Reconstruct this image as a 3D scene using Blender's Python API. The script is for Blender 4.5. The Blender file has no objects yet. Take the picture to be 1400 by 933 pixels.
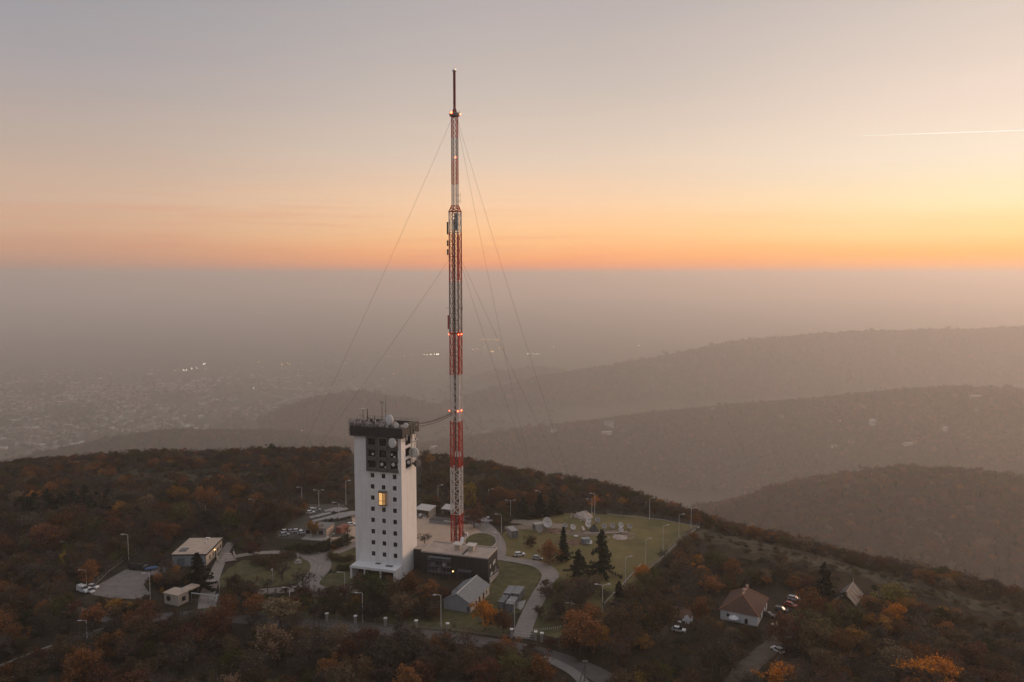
import bpy, bmesh, math, random
import numpy as np
from mathutils import Vector, Matrix

scene = bpy.context.scene
col = scene.collection
R = math.radians
random.seed(11); rng = np.random.default_rng(11)

# ------------------------------------------------------------------ camera
FPX, CAMH, HOR = 1078.0, 111.0, 376.0            # focal length in photo pixels, height above the hilltop, eye level row
PITCH = math.atan((466.5 - HOR) / FPX)
cam = bpy.data.cameras.new("camera"); camo = bpy.data.objects.new("camera", cam); col.objects.link(camo)
cam.sensor_width = 36.0; cam.lens = FPX / 1400 * 36.0
cam.clip_start = 1.0; cam.clip_end = 150000
camo.location = (0, 0, CAMH); camo.rotation_euler = (R(90) - PITCH, 0, 0)
scene.camera = camo

# ------------------------------------------------------------------ sky and sun
SUN_AZ, SUN_EL = 56.0, 2.5                       # degrees right of the view axis, degrees up
world = bpy.data.worlds.new("World"); scene.world = world; world.use_nodes = True
wt = world.node_tree; wt.nodes.clear()
def wn(t, **k):
    n = wt.nodes.new(t)
    for a, b in k.items(): setattr(n, a, b)
    return n
def wmath(op, a, b=None, clamp=False):
    n = wn('ShaderNodeMath', operation=op, use_clamp=clamp)
    for i, v in enumerate((a, b)):
        if v is None: continue
        if isinstance(v, (int, float)): n.inputs[i].default_value = v
        else: wt.links.new(v, n.inputs[i])
    return n.outputs[0]
def lin(c):
    return tuple(((v / 255) / 12.92 if v / 255 <= .04045 else ((v / 255 + .055) / 1.055) ** 2.4) for v in c)
tc = wn('ShaderNodeTexCoord'); sx = wn('ShaderNodeSeparateXYZ'); wt.links.new(tc.outputs['Generated'], sx.inputs[0])
el = wmath('MULTIPLY', wmath('ARCSINE', sx.outputs[2]), 57.2958)
# thin stretched cirrus wobble of the elevation
mp = wn('ShaderNodeMapping'); mp.inputs['Scale'].default_value = (2.2, 2.2, 26.0); wt.links.new(tc.outputs['Generated'], mp.inputs[0])
nz = wn('ShaderNodeTexNoise'); nz.inputs['Scale'].default_value = 1.6; nz.inputs['Detail'].default_value = 4; wt.links.new(mp.outputs[0], nz.inputs['Vector'])
wob = wmath('MULTIPLY', wmath('SUBTRACT', nz.outputs[0], .5), 1.3)
el2 = wmath('ADD', el, wob)
f = wmath('POWER', wmath('DIVIDE', wmath('ADD', el2, 3.0), 93.0, True), 0.5)
def pos(e): return max(0.0, (e + 3.0) / 93.0) ** .5
def ramp(stops):
    n = wn('ShaderNodeValToRGB'); cr = n.color_ramp; cr.interpolation = 'EASE' if False else 'LINEAR'
    while len(cr.elements) < len(stops): cr.elements.new(.5)
    for e, (d, c) in zip(cr.elements, stops):
        e.position = pos(d); e.color = (*(v / 1.6 for v in lin(c[:3])), 1)
    wt.links.new(f, n.inputs[0]); return n.outputs[0]
SKY_R = ramp([(-3, (280, 165, 85)), (0.2, (290, 172, 80)), (1.3, (285, 198, 102)), (2.6, (272, 224, 148)), (4.6, (262, 240, 190)), (7.5, (254, 236, 212)), (11, (245, 222, 205)), (18, (214, 200, 190)), (35, (190, 185, 186)), (90, (174, 179, 192))])
SKY_C = ramp([(-3, (270, 150, 80)), (0.2, (288, 152, 78)), (1.3, (278, 182, 108)), (2.8, (268, 206, 144)), (5.0, (256, 212, 172)), (8.5, (229, 206, 186)), (13, (204, 190, 180)), (18, (186, 176, 174)), (35, (178, 177, 182)), (90, (174, 179, 192))])
SKY_L = ramp([(-3, (160, 128, 112)), (0.2, (190, 142, 120)), (1.3, (206, 156, 128)), (2.8, (214, 170, 140)), (5.0, (210, 178, 155)), (8.5, (190, 171, 159)), (13, (170, 162, 163)), (18, (152, 153, 159)), (35, (160, 163, 172)), (90, (174, 179, 192))])
SKY_B = ramp([(-3, (120, 112, 112)), (1.3, (134, 126, 130)), (5, (150, 140, 142)), (10, (156, 148, 150)), (20, (160, 158, 162)), (40, (168, 169, 177)), (90, (174, 179, 192))])
sv = (math.sin(R(SUN_AZ)), math.cos(R(SUN_AZ)))
hl = wmath('SQRT', wmath('ADD', wmath('MULTIPLY', sx.outputs[0], sx.outputs[0]), wmath('ADD', wmath('MULTIPLY', sx.outputs[1], sx.outputs[1]), 1e-6)))
dt = wmath('DIVIDE', wmath('ADD', wmath('MULTIPLY', sx.outputs[0], sv[0]), wmath('MULTIPLY', sx.outputs[1], sv[1])), hl)
ang = wmath('MULTIPLY', wmath('ARCCOSINE', wmath('MAXIMUM', wmath('MINIMUM', dt, .99999), -.99999)), 57.2958)
def mr(a, b):
    n = wn('ShaderNodeMapRange', interpolation_type='SMOOTHSTEP'); wt.links.new(ang, n.inputs[0])
    n.inputs[1].default_value = a; n.inputs[2].default_value = b; return n.outputs[0]
def wmix(fac, a, b):
    n = wn('ShaderNodeMix', data_type='RGBA'); wt.links.new(fac, n.inputs[0]); wt.links.new(a, n.inputs[6]); wt.links.new(b, n.inputs[7]); return n.outputs[2]
skyc = wmix(mr(85, 170), wmix(mr(52, 90), wmix(mr(18, 54), SKY_R, SKY_C), SKY_L), SKY_B)
mp2 = wn('ShaderNodeMapping'); mp2.inputs['Scale'].default_value = (3.2, 3.2, 95.0); mp2.inputs['Rotation'].default_value = (0.0, R(1.2), 0.0); wt.links.new(tc.outputs['Generated'], mp2.inputs[0])
nz2 = wn('ShaderNodeTexNoise'); nz2.inputs['Scale'].default_value = 1.5; nz2.inputs['Detail'].default_value = 3; wt.links.new(mp2.outputs[0], nz2.inputs['Vector'])
def wrange(src, a, b, c, d):
    n = wn('ShaderNodeMapRange', interpolation_type='SMOOTHSTEP'); wt.links.new(src, n.inputs[0])
    for i, v in enumerate((a, b, c, d)): n.inputs[i + 1].default_value = v
    return n.outputs[0]
veil = wmath('MULTIPLY', wmath('MULTIPLY', wrange(nz2.outputs[0], .5, .74, 0, .36), wrange(el, .2, 1.4, 0, 1)), wmath('MULTIPLY', wrange(el, 3.0, 6.5, 1, .12), wrange(ang, 30, 75, .15, 1)))
pink = wn('ShaderNodeRGB'); pink.outputs[0].default_value = (*(v / 1.6 for v in lin((222, 146, 122))), 1)
skyc = wmix(veil, skyc, pink.outputs[0])
bg = wn('ShaderNodeBackground'); wt.links.new(skyc, bg.inputs[0]); bg.inputs[1].default_value = 1.6
nish = wn('ShaderNodeTexSky', sky_type='NISHITA', sun_disc=False, sun_elevation=R(SUN_EL), sun_rotation=R(SUN_AZ))
bg2 = wn('ShaderNodeBackground'); wt.links.new(nish.outputs[0], bg2.inputs[0]); bg2.inputs[1].default_value = 0.006
addw = wn('ShaderNodeAddShader'); wt.links.new(bg.outputs[0], addw.inputs[0]); wt.links.new(bg2.outputs[0], addw.inputs[1])
wo = wn('ShaderNodeOutputWorld'); wt.links.new(addw.outputs[0], wo.inputs[0])

sl = bpy.data.lights.new("sun", 'SUN'); so = bpy.data.objects.new("sun", sl); col.objects.link(so)
sl.energy = 2.3; sl.angle = R(24); sl.color = (1.0, .62, .40)
sd = Vector((math.sin(R(SUN_AZ)) * math.cos(R(SUN_EL + 3)), math.cos(R(SUN_AZ)) * math.cos(R(SUN_EL + 3)), math.sin(R(SUN_EL + 3))))
so.rotation_euler = sd.to_track_quat('Z', 'Y').to_euler()

vs = scene.view_settings
scene.display_settings.display_device = 'sRGB'
vs.view_transform = 'Standard'; vs.look = 'None'; vs.exposure = 0.0; vs.gamma = 1.0
scene.render.engine = 'CYCLES'
cy = scene.cycles
cy.max_bounces = 6; cy.diffuse_bounces = 2; cy.glossy_bounces = 2; cy.transmission_bounces = 4; cy.volume_bounces = 4; cy.transparent_max_bounces = 8
cy.use_denoising = True; cy.use_adaptive_sampling = True; cy.adaptive_threshold = 0.02
cy.caustics_reflective = False; cy.caustics_refractive = False
HAZE_DENSITY = 1.45e-4; HAZE_COLOR = (.985, .943, .902); HAZE_G = 0.45

# ------------------------------------------------------------------ view geometry helpers
c_, s_ = math.cos(PITCH), math.sin(PITCH)
def ray(px, py):
    x = (px - 700) / FPX; z = -(py - 466.5) / FPX
    return (x, c_ + z * s_, -s_ + z * c_)
def G(px, py, z=0.0):                              # photo point -> point on the level z
    d = ray(px, py); t = (z - CAMH) / d[2]
    return (d[0] * t, d[1] * t)
def Zat(px, py, Y):
    d = ray(px, py); return CAMH + d[2] * Y / d[1]
def PX(x, y, z):
    z = z - CAMH; dep = y * c_ - z * s_; up = y * s_ + z * c_
    return 700 + FPX * x / dep, 466.5 - FPX * up / dep

# ------------------------------------------------------------------ terrain
PLAIN = -771.0; FAR = 2.0
def polar(px, py):
    d = ray(px, py); h = math.hypot(d[0], d[1]); return math.atan2(d[0], d[1]), -d[2] / h
edge = [(-500, 650), (0, 632), (100, 622), (200, 616), (300, 616), (400, 612), (480, 611), (560, 616), (620, 624), (700, 642), (770, 655), (850, 670), (900, 690), (950, 708), (1000, 724), (1100, 750), (1200, 775), (1300, 797), (1400, 822), (1600, 862), (1900, 900)]
EA = []; ER = []
for p in edge:
    a, t = polar(*p); EA.append(a); ER.append((CAMH - 6) / t)
EA = np.array(EA); ER = np.array(ER)
RIDGES = [  # silhouette points (photo x, photo y, plan distance), slope in front, slope behind, rounding, height of trees
    dict(p=[(860, 740, 820), (940, 714, 830), (1000, 694, 840), (1060, 676, 860), (1150, 655, 880), (1220, 645, 890), (1290, 643, 900), (1340, 645, 900), (1400, 652, 900), (1550, 668, 900), (1750, 720, 900)], f=.26, b=.34, w=80, h=24),
    dict(p=[(380, 690, 1700), (480, 640, 1720), (540, 622, 1750), (600, 606, 1780), (680, 594, 1820), (760, 582, 1900), (830, 574, 1960), (900, 564, 2000), (1000, 554, 2050), (1100, 546, 2100), (1200, 536, 2150), (1300, 528, 2200), (1400, 533, 2200), (1600, 520, 2250)], f=.21, b=.3, w=60, h=16),
    dict(p=[(450, 612, 2300), (560, 566, 2450), (640, 540, 2600), (700, 524, 2750), (750, 513, 2850), (800, 505, 2950), (850, 497, 3050), (900, 488, 3180), (950, 477, 3330), (1000, 466.5, 3480), (1080, 459, 3700), (1170, 452.5, 3900), (1260, 450, 4050), (1330, 449.5, 4150), (1400, 446, 4300), (1600, 436, 4500)], f=.22, b=.3, w=120, h=30),
    dict(p=[(560, 545, 3000), (620, 523, 3150), (680, 511, 3300), (750, 506.5, 3450), (790, 508, 3500), (860, 530, 3500)], f=.12, b=.2, w=120, h=8),
    dict(p=[(-120, 650, 1650), (0, 634, 1650), (70, 618, 1660), (140, 602, 1680), (200, 592, 1700), (240, 587, 1720), (330, 589, 1750), (400, 592, 1760), (470, 602, 1760), (540, 625, 1760)], f=.28, b=.35, w=50, h=18),
    dict(p=[(340, 580, 2350), (400, 556, 2350), (450, 543, 2380), (490, 537, 2400), (540, 545, 2400), (600, 556, 2400), (680, 590, 2400)], f=.2, b=.3, w=60, h=16),
    dict(p=[(1300, 452, 5200), (1360, 446, 5300), (1400, 444, 5400), (1500, 440, 5500), (1700, 436, 5500)], f=.2, b=.3, w=150, h=10),
]
for rd in RIDGES:
    A = []; RR = []; Z = []
    for (px, py, r) in rd['p']:
        a, t = polar(px, py); r *= FAR; A.append(a); RR.append(r); Z.append(CAMH - r * t - rd['h'])
    rd['w'] *= FAR; rd['A'], rd['R'], rd['Z'] = np.array(A), np.array(RR), np.array(Z)
def wob_np(x, y, s, k):
    return (np.sin(x / s + k) * np.cos(y / (s * 1.3) + 2.1 * k) + .6 * np.sin(x / (s * .47) + y / (s * .61) + 3 * k) + .35 * np.sin(x / (s * .21) - y / (s * .25) + 5 * k))
def terrain(x, y):
    x = np.asarray(x, float); y = np.asarray(y, float)
    a = np.arctan2(x, y); r = np.hypot(x, y)
    Re = np.interp(a, EA, ER)
    d = np.maximum(r - Re, 0)
    zo = -.5 * (np.sqrt(d * d + 40 ** 2) - 40)
    zo = np.where(d > 0, zo + np.minimum(d / 60, 1) * 1.2 * wob_np(x, y, 60, .3), zo)
    zs = [np.maximum(zo, -2000), PLAIN + 2.5 * wob_np(x, y, 500, 1.0)]
    # the valley between the hilltop and the first hills does not drop to the plain
    for i, rd in enumerate(RIDGES):
        rr = np.interp(a, rd['A'], rd['R']); zr = np.interp(a, rd['A'], rd['Z'])
        out = np.maximum(rd['A'][0] - a, 0) + np.maximum(a - rd['A'][-1], 0)
        dd = r - rr
        sl_ = np.where(dd < 0, rd['f'], rd['b'])
        z = zr - sl_ * (np.sqrt(dd * dd + rd['w'] ** 2) - rd['w']) - out * rr * .3
        z = z + np.minimum(np.abs(dd) / 350, 1) * 12 * wob_np(x, y, 210, 1.7 + i)
        zs.append(z)
    m = zs[0]
    k = 14.0
    for z in zs[1:]:
        h = np.clip(.5 + .5 * (m - z) / k, 0, 1)
        m = z * (1 - h) + m * h + k * h * (1 - h)
    flat = d <= 0
    return np.where(flat, 0.0, m - (m > -1) * 0)
RS = np.geomspace(150, 26000, 5200)
def TG(px, py, up=0.0):                            # photo point -> point on the real terrain (+ up)
    a, t = polar(px, py)
    g = terrain(RS * math.sin(a), RS * math.cos(a)) + up
    below = (CAMH - RS * t) <= g
    i = int(np.argmax(below)) if below.any() else len(RS) - 1
    r = RS[i]
    if i > 0:
        f0 = CAMH - RS[i - 1] * t - g[i - 1]; f1 = CAMH - RS[i] * t - g[i]
        if f0 > f1: r = RS[i - 1] + (RS[i] - RS[i - 1]) * f0 / (f0 - f1)
    return r * math.sin(a), r * math.cos(a), float(CAMH - r * t) - up

# ------------------------------------------------------------------ materials
MATS = {}
def mat(name, c, rough=.8, var=.12, scale=1.2, metal=0.0, emit=None, estr=0.0, c2=None, bump=0.0, spec=.3, trans=0.0):
    if name in MATS: return MATS[name]
    m = bpy.data.materials.new(name); m.use_nodes = True
    nt = m.node_tree; b = nt.nodes['Principled BSDF']
    b.inputs['Roughness'].default_value = rough; b.inputs['Metallic'].default_value = metal
    b.inputs['Specular IOR Level'].default_value = spec
    t = nt.nodes.new('ShaderNodeTexCoord'); n = nt.nodes.new('ShaderNodeTexNoise')
    n.inputs['Scale'].default_value = scale; n.inputs['Detail'].default_value = 6; n.inputs['Roughness'].default_value = .65
    nt.links.new(t.outputs['Object'], n.inputs['Vector'])
    r = nt.nodes.new('ShaderNodeValToRGB'); r.color_ramp.elements[0].position = .3; r.color_ramp.elements[1].position = .7
    ca = tuple(max(0, v * (1 - var)) for v in c); cb = c2 if c2 else tuple(min(1, v * (1 + var)) for v in c)
    r.color_ramp.elements[0].color = (*ca, 1); r.color_ramp.elements[1].color = (*cb, 1)
    nt.links.new(n.outputs['Fac'], r.inputs[0]); nt.links.new(r.outputs[0], b.inputs['Base Color'])
    if emit:
        b.inputs['Emission Color'].default_value = (*emit, 1); b.inputs['Emission Strength'].default_value = estr
    if bump:
        bp = nt.nodes.new('ShaderNodeBump'); bp.inputs['Strength'].default_value = bump; nt.links.new(n.outputs['Fac'], bp.inputs['Height']); nt.links.new(bp.outputs[0], b.inputs['Normal'])
    MATS[name] = m; return m
def streaked(name, c, c2, rough=.8):
    """painted wall with vertical weather streaks, faint panel joints"""
    if name in MATS: return MATS[name]
    m = mat(name, c, rough, .05, .35, c2=tuple(v * 1.04 for v in c)); nt = m.node_tree; b = nt.nodes['Principled BSDF']
    src = b.inputs['Base Color'].links[0].from_socket
    t = nt.nodes.new('ShaderNodeTexCoord'); mp = nt.nodes.new('ShaderNodeMapping'); mp.inputs['Scale'].default_value = (1.4, 1.4, .045)
    nt.links.new(t.outputs['Object'], mp.inputs[0])
    n = nt.nodes.new('ShaderNodeTexNoise'); n.inputs['Scale'].default_value = 1.0; n.inputs['Detail'].default_value = 5; nt.links.new(mp.outputs[0], n.inputs['Vector'])
    mrn = nt.nodes.new('ShaderNodeMapRange'); mrn.inputs[1].default_value = .5; mrn.inputs[2].default_value = .78; mrn.inputs[4].default_value = .8; nt.links.new(n.outputs[0], mrn.inputs[0])
    mx = nt.nodes.new('ShaderNodeMix'); mx.data_type = 'RGBA'; nt.links.new(mrn.outputs[0], mx.inputs[0]); nt.links.new(src, mx.inputs[6]); mx.inputs[7].default_value = (*c2, 1)
    nt.links.new(mx.outputs[2], b.inputs['Base Color']); return m

# ------------------------------------------------------------------ mesh building
class MB:
    def __init__(s): s.v = []; s.f = []
    def add(s, vs_, fs):
        o = len(s.v); s.v += [tuple(v) for v in vs_]; s.f += [tuple(i + o for i in f) for f in fs]; return s
    def box(s, x0, x1, y0, y1, z0, z1, m=None):
        vs_ = [Vector((x, y, z)) for z in (z0, z1) for y in (y0, y1) for x in (x0, x1)]
        if m: vs_ = [m @ v for v in vs_]
        return s.add(vs_, [(0, 2, 3, 1), (4, 5, 7, 6), (0, 1, 5, 4), (1, 3, 7, 5), (3, 2, 6, 7), (2, 0, 4, 6)])
    def bbox(s, x0, x1, y0, y1, z0, z1, b=.05, m=None):
        """box with chamfered upright edges and top rim"""
        pts = [(x0 + b, y0), (x1 - b, y0), (x1, y0 + b), (x1, y1 - b), (x1 - b, y1), (x0 + b, y1), (x0, y1 - b), (x0, y0 + b)]
        cx, cy_ = (x0 + x1) / 2, (y0 + y1) / 2
        top = [(cx + (x - cx) * (1 - b / max(.01, abs(x1 - x0)) * 2), cy_ + (y - cy_) * (1 - b / max(.01, abs(y1 - y0)) * 2)) for x, y in pts]
        vs_ = [Vector((x, y, z0)) for x, y in pts] + [Vector((x, y, z1 - b)) for x, y in pts] + [Vector((x, y, z1)) for x, y in top]
        if m: vs_ = [m @ v for v in vs_]
        fs = [tuple(range(7, -1, -1)), tuple(range(16, 24))]
        for k in (0, 8):
            fs += [(k + i, k + (i + 1) % 8, k + 8 + (i + 1) % 8, k + 8 + i) for i in range(8)]
        return s.add(vs_, fs)
    def prism(s, pts, z0, z1):
        n = len(pts); ar = sum(pts[i][0] * pts[(i + 1) % n][1] - pts[(i + 1) % n][0] * pts[i][1] for i in range(n))
        if ar < 0: pts = pts[::-1]
        return s.add([(x, y, z0) for x, y in pts] + [(x, y, z1) for x, y in pts],
                     [tuple(range(n - 1, -1, -1)), tuple(range(n, 2 * n))] + [(i, (i + 1) % n, n + (i + 1) % n, n + i) for i in range(n)])
    def tube(s, path, rad, n=6, cap=True):
        path = [Vector(p) for p in path]; rad = rad if hasattr(rad, '__len__') else [rad] * len(path)
        o = len(s.v); up = None
        for i, p in enumerate(path):
            t = (path[min(i + 1, len(path) - 1)] - path[max(i - 1, 0)]).normalized()
            if up is None:
                up = t.cross(Vector((.31, .2, .93)) if abs(t.z) < .9 else Vector((1, .1, 0))).normalized()
            else: up = (up - t * up.dot(t)).normalized()
            w = t.cross(up)
            for k in range(n):
                a = 2 * math.pi * k / n; s.v.append(tuple(p + (up * math.cos(a) + w * math.sin(a)) * rad[i]))
        for i in range(len(path) - 1):
            for k in range(n):
                a, b = o + i * n + k, o + i * n + (k + 1) % n; s.f.append((a, b, b + n, a + n))
        if cap:
            s.f.append(tuple(o + k for k in range(n - 1, -1, -1))); e = o + (len(path) - 1) * n; s.f.append(tuple(e + k for k in range(n)))
        return s
    def lathe(s, prof, n=16, m=None):
        o = len(s.v)
        for r, z in prof:
            for k in range(n):
                a = 2 * math.pi * k / n; v = Vector((r * math.cos(a), r * math.sin(a), z)); s.v.append(tuple(m @ v if m else v))
        for i in range(len(prof) - 1):
            for k in range(n):
                a, b = o + i * n + k, o + i * n + (k + 1) % n; s.f.append((a, b, b + n, a + n))
        s.f.append(tuple(o + k for k in range(n - 1, -1, -1))); e = o + (len(prof) - 1) * n; s.f.append(tuple(e + k for k in range(n)))
        return s
    def sphere(s, c, r, n=10):
        return s.lathe([(max(1e-3, r * math.sin(math.pi * i / 6)), -r * math.cos(math.pi * i / 6)) for i in range(7)], n, Matrix.Translation(c))
def mesh_of(name, mb, m, smooth=False):
    me = bpy.data.meshes.new(name); me.from_pydata(mb.v, [], mb.f); me.materials.append(m)
    if smooth: me.polygons.foreach_set('use_smooth', [True] * len(me.polygons))
    me.update(); return me
def obj(name, mb, m, parent=None, smooth=False, loc=None, rz=0.0, label=None, cat=None, group=None, kind=None):
    me = mb if isinstance(mb, bpy.types.Mesh) else mesh_of(name, mb, m, smooth)
    o = bpy.data.objects.new(name, me); col.objects.link(o)
    if loc: o.location = loc
    if rz: o.rotation_euler[2] = rz
    if parent: o.parent = parent
    return tag(o, label, cat, group, kind)
def tag(o, label=None, cat=None, group=None, kind=None):
    if label: o['label'] = label
    if cat: o['category'] = cat
    if group: o['group'] = group
    if kind: o['kind'] = kind
    return o
def thing(name, label, cat, loc=(0, 0, 0), rz=0.0, group=None, scale=1.0):
    o = bpy.data.objects.new(name, None); col.objects.link(o); o.empty_display_size = .5
    o.location = loc; o.rotation_euler[2] = rz
    if scale != 1.0: o.scale = (scale,) * 3 if not hasattr(scale, '__len__') else scale
    return tag(o, label, cat, group)
KIDS = {}
def kids(o):
    return [c for c in o.children]
def dup(root, loc, rz=0.0, label=None, group=None, scale=None, color=None):
    r = root.copy(); col.objects.link(r); r.location = loc; r.rotation_euler = (0, 0, rz)
    if scale is not None: r.scale = scale if hasattr(scale, '__len__') else (scale,) * 3
    if label: r['label'] = label
    if group: r['group'] = group
    if color is not None: r.color = (*color, 1)
    for ch in list(root.children):
        c = ch.copy(); col.objects.link(c); c.parent = r
        if color is not None: c.color = (*color, 1)
        for g in list(ch.children):
            d = g.copy(); col.objects.link(d); d.parent = c
    return r
LAYER = [0.0]
def poly_sheet(name, pix, z, m, kind='structure', label=None):
    """flat ground sheet from photo outline (all of it on the level hilltop)"""
    LAYER[0] += .0045; z += LAYER[0]
    bm = bmesh.new(); vs_ = [bm.verts.new((*G(px, py, 0), z)) for px, py in pix]
    f_ = bm.faces.new(vs_); f_.normal_update()
    if f_.normal.z < 0: bmesh.ops.reverse_faces(bm, faces=[f_])
    bmesh.ops.triangulate(bm, faces=bm.faces[:])
    me = bpy.data.meshes.new(name); bm.to_mesh(me); bm.free(); me.materials.append(m)
    o = bpy.data.objects.new(name, me); col.objects.link(o); o['kind'] = kind
    if label: o['label'] = label
    return o
def smooth_line(pts, n=6):
    P_ = [np.array(p, float) for p in pts]; P_ = [2 * P_[0] - P_[1]] + P_ + [2 * P_[-1] - P_[-2]]; out = []
    for i in range(1, len(P_) - 2):
        for k in range(n):
            t = k / n; a, b, c, d = P_[i - 1:i + 3]
            out.append(.5 * (2 * b + (c - a) * t + (2 * a - 5 * b + 4 * c - d) * t * t + (3 * b - a - 3 * c + d) * t ** 3))
    out.append(P_[-2]); return out
def strip(name, pix, w, z, m, drape=False, kind='structure', thick=0.0, wob=0.0):
    """road or path: a ribbon along photo points, laid on the terrain"""
    if not drape: LAYER[0] += .0045; z += LAYER[0]
    pts = [TG(*p) if drape else (*G(*p), 0) for p in pix]
    line = smooth_line([p[:2] for p in pts], 8); mb = MB(); rows = []
    W = w if hasattr(w, '__len__') else [w] * len(line)
    if hasattr(w, '__len__'): W = np.interp(np.linspace(0, 1, len(line)), np.linspace(0, 1, len(w)), w)
    for i, p in enumerate(line):
        t = line[min(i + 1, len(line) - 1)] - line[max(i - 1, 0)]; t = t / (np.hypot(*t) + 1e-9); nrm = np.array((-t[1], t[0])); row = []
        for k in range(5):
            ww = W[i] * (1 + (wob * math.sin(i * 1.7 + k) if k in (0, 4) else 0))
            q = p + nrm * ww * (k / 4 - .5); zz = float(terrain(q[0], q[1])) if drape else 0.0
            row.append((q[0], q[1], zz + z))
        rows.append(row)
    o = 0
    vs_ = [v for r in rows for v in r]; fs = [(i * 5 + k, i * 5 + k + 1, i * 5 + k + 6, i * 5 + k + 5) for i in range(len(rows) - 1) for k in range(4)]
    if thick:
        n = len(vs_); vs_ += [(x, y, zz - thick) for x, y, zz in vs_]
        for i in range(len(rows) - 1):
            for k in (0, 4):
                a = i * 5 + k; fs.append((a, a + 5, a + 5 + n, a + n))
    mb.add(vs_, fs)
    return obj(name, mb, m, kind=kind)

# ------------------------------------------------------------------ the setting: ground, haze, surfaces
def ground_material():
    m = bpy.data.materials.new('hill_ground'); m.use_nodes = True; nt = m.node_tree; b = nt.nodes['Principled BSDF']
    b.inputs['Roughness'].default_value = .95; b.inputs['Specular IOR Level'].default_value = .1
    L = nt.links.new
    t = nt.nodes.new('ShaderNodeTexCoord'); s = nt.nodes.new('ShaderNodeSeparateXYZ'); L(t.outputs['Object'], s.inputs[0])
    def noise(sc, d=6):
        n = nt.nodes.new('ShaderNodeTexNoise'); n.inputs['Scale'].default_value = sc; n.inputs['Detail'].default_value = d; L(t.outputs['Object'], n.inputs['Vector']); return n.outputs[0]
    def rmp(src, stops):
        r = nt.nodes.new('ShaderNodeValToRGB'); cr = r.color_ramp
        while len(cr.elements) < len(stops): cr.elements.new(.5)
        for e, (p, c) in zip(cr.elements, stops): e.position = p; e.color = (*c, 1)
        L(src, r.inputs[0]); return r.outputs[0]
    def mix(fac, a, c):
        n = nt.nodes.new('ShaderNodeMix'); n.data_type = 'RGBA'
        if isinstance(fac, float): n.inputs[0].default_value = fac
        else: L(fac, n.inputs[0])
        L(a, n.inputs[6]); L(c, n.inputs[7]); return n.outputs[2]
    near = mix(noise(.03), rmp(noise(.5), [(.3, (.022, .016, .011)), (.55, (.04, .029, .018)), (.75, (.034, .034, .016))]),
               rmp(noise(.12), [(.35, (.028, .021, .014)), (.6, (.06, .046, .029)), (.75, (.034, .036, .016))]))
    v = nt.nodes.new('ShaderNodeTexVoronoi'); v.inputs['Scale'].default_value = .004; L(t.outputs['Object'], v.inputs['Vector'])
    sv_ = nt.nodes.new('ShaderNodeSeparateColor'); L(v.outputs['Color'], sv_.inputs[0])
    fields = mix(noise(.01), rmp(sv_.outputs[0], [(.2, (.05, .055, .025)), (.5, (.12, .1, .06)), (.8, (.07, .085, .035))]), rmp(noise(.02), [(.4, (.05, .045, .03)), (.7, (.1, .08, .055))]))
    k = nt.nodes.new('ShaderNodeMapRange'); k.inputs[1].default_value = PLAIN + 8; k.inputs[2].default_value = PLAIN + 30; L(s.outputs[2], k.inputs[0])
    L(mix(k.outputs[0], fields, near), b.inputs['Base Color'])
    bp = nt.nodes.new('ShaderNodeBump'); bp.inputs['Strength'].default_value = .6; bp.inputs['Distance'].default_value = .5; L(noise(.6), bp.inputs['Height']); L(bp.outputs[0], b.inputs['Normal'])
    return m
def build_ground():
    az = np.concatenate([np.arange(-180, -52, 4.0), np.arange(-52, -38, 1.0), np.arange(-38, 38, .16), np.arange(38, 52, 1.0), np.arange(52, 180, 4.0)]); az = np.radians(az)
    rr = np.concatenate([[8, 60, 140], np.geomspace(190, 900, 110)[1:], np.geomspace(900, 12500, 220)[1:], np.geomspace(12500, 29500, 18)[1:]])
    A, Rr = np.meshgrid(az, rr); X = Rr * np.sin(A); Y = Rr * np.cos(A); Z = terrain(X, Y)
    # behind the view cone the hill simply carries on level and falls to the plain
    n, k = len(az), len(rr)
    V = np.stack([X, Y, Z], -1).reshape(-1, 3)
    i = np.arange(k - 1)[:, None] * n; j = np.arange(n)[None, :]; j2 = (j + 1) % n
    F = np.stack([i + j, i + j2, i + n + j2, i + n + j], -1).reshape(-1, 4)[:, ::-1]
    me = bpy.data.meshes.new('ground'); vs_ = V.tolist() + [(0, 0, 0)]; c = len(vs_) - 1
    fs = F.tolist() + [(int((q + 1) % n), int(q), c)[::-1] for q in range(n)]
    me.from_pydata(vs_, [], fs); me.polygons.foreach_set('use_smooth', [True] * len(me.polygons)); me.materials.append(ground_material()); me.update()
    bm = bmesh.new(); bm.from_mesh(me); bmesh.ops.recalc_face_normals(bm, faces=bm.faces)
    if sum(f_.normal.z for f_ in bm.faces[:200]) < 0: bmesh.ops.reverse_faces(bm, faces=bm.faces)
    bm.to_mesh(me); bm.free()
    o = bpy.data.objects.new('ground', me); col.objects.link(o); o['kind'] = 'structure'
build_ground()

hm = bpy.data.materials.new('haze_air'); hm.use_nodes = True; ht = hm.node_tree; ht.nodes.clear()
hv = ht.nodes.new('ShaderNodeVolumePrincipled'); hv.inputs['Color'].default_value = (*HAZE_COLOR, 1); hv.inputs['Density'].default_value = HAZE_DENSITY; hv.inputs['Anisotropy'].default_value = HAZE_G
hout = ht.nodes.new('ShaderNodeOutputMaterial'); ht.links.new(hv.outputs[0], hout.inputs['Volume'])
obj('haze', MB().box(-30500, 30500, -30500, 30500, PLAIN - 20, 193.5), hm, kind='stuff')

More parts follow.
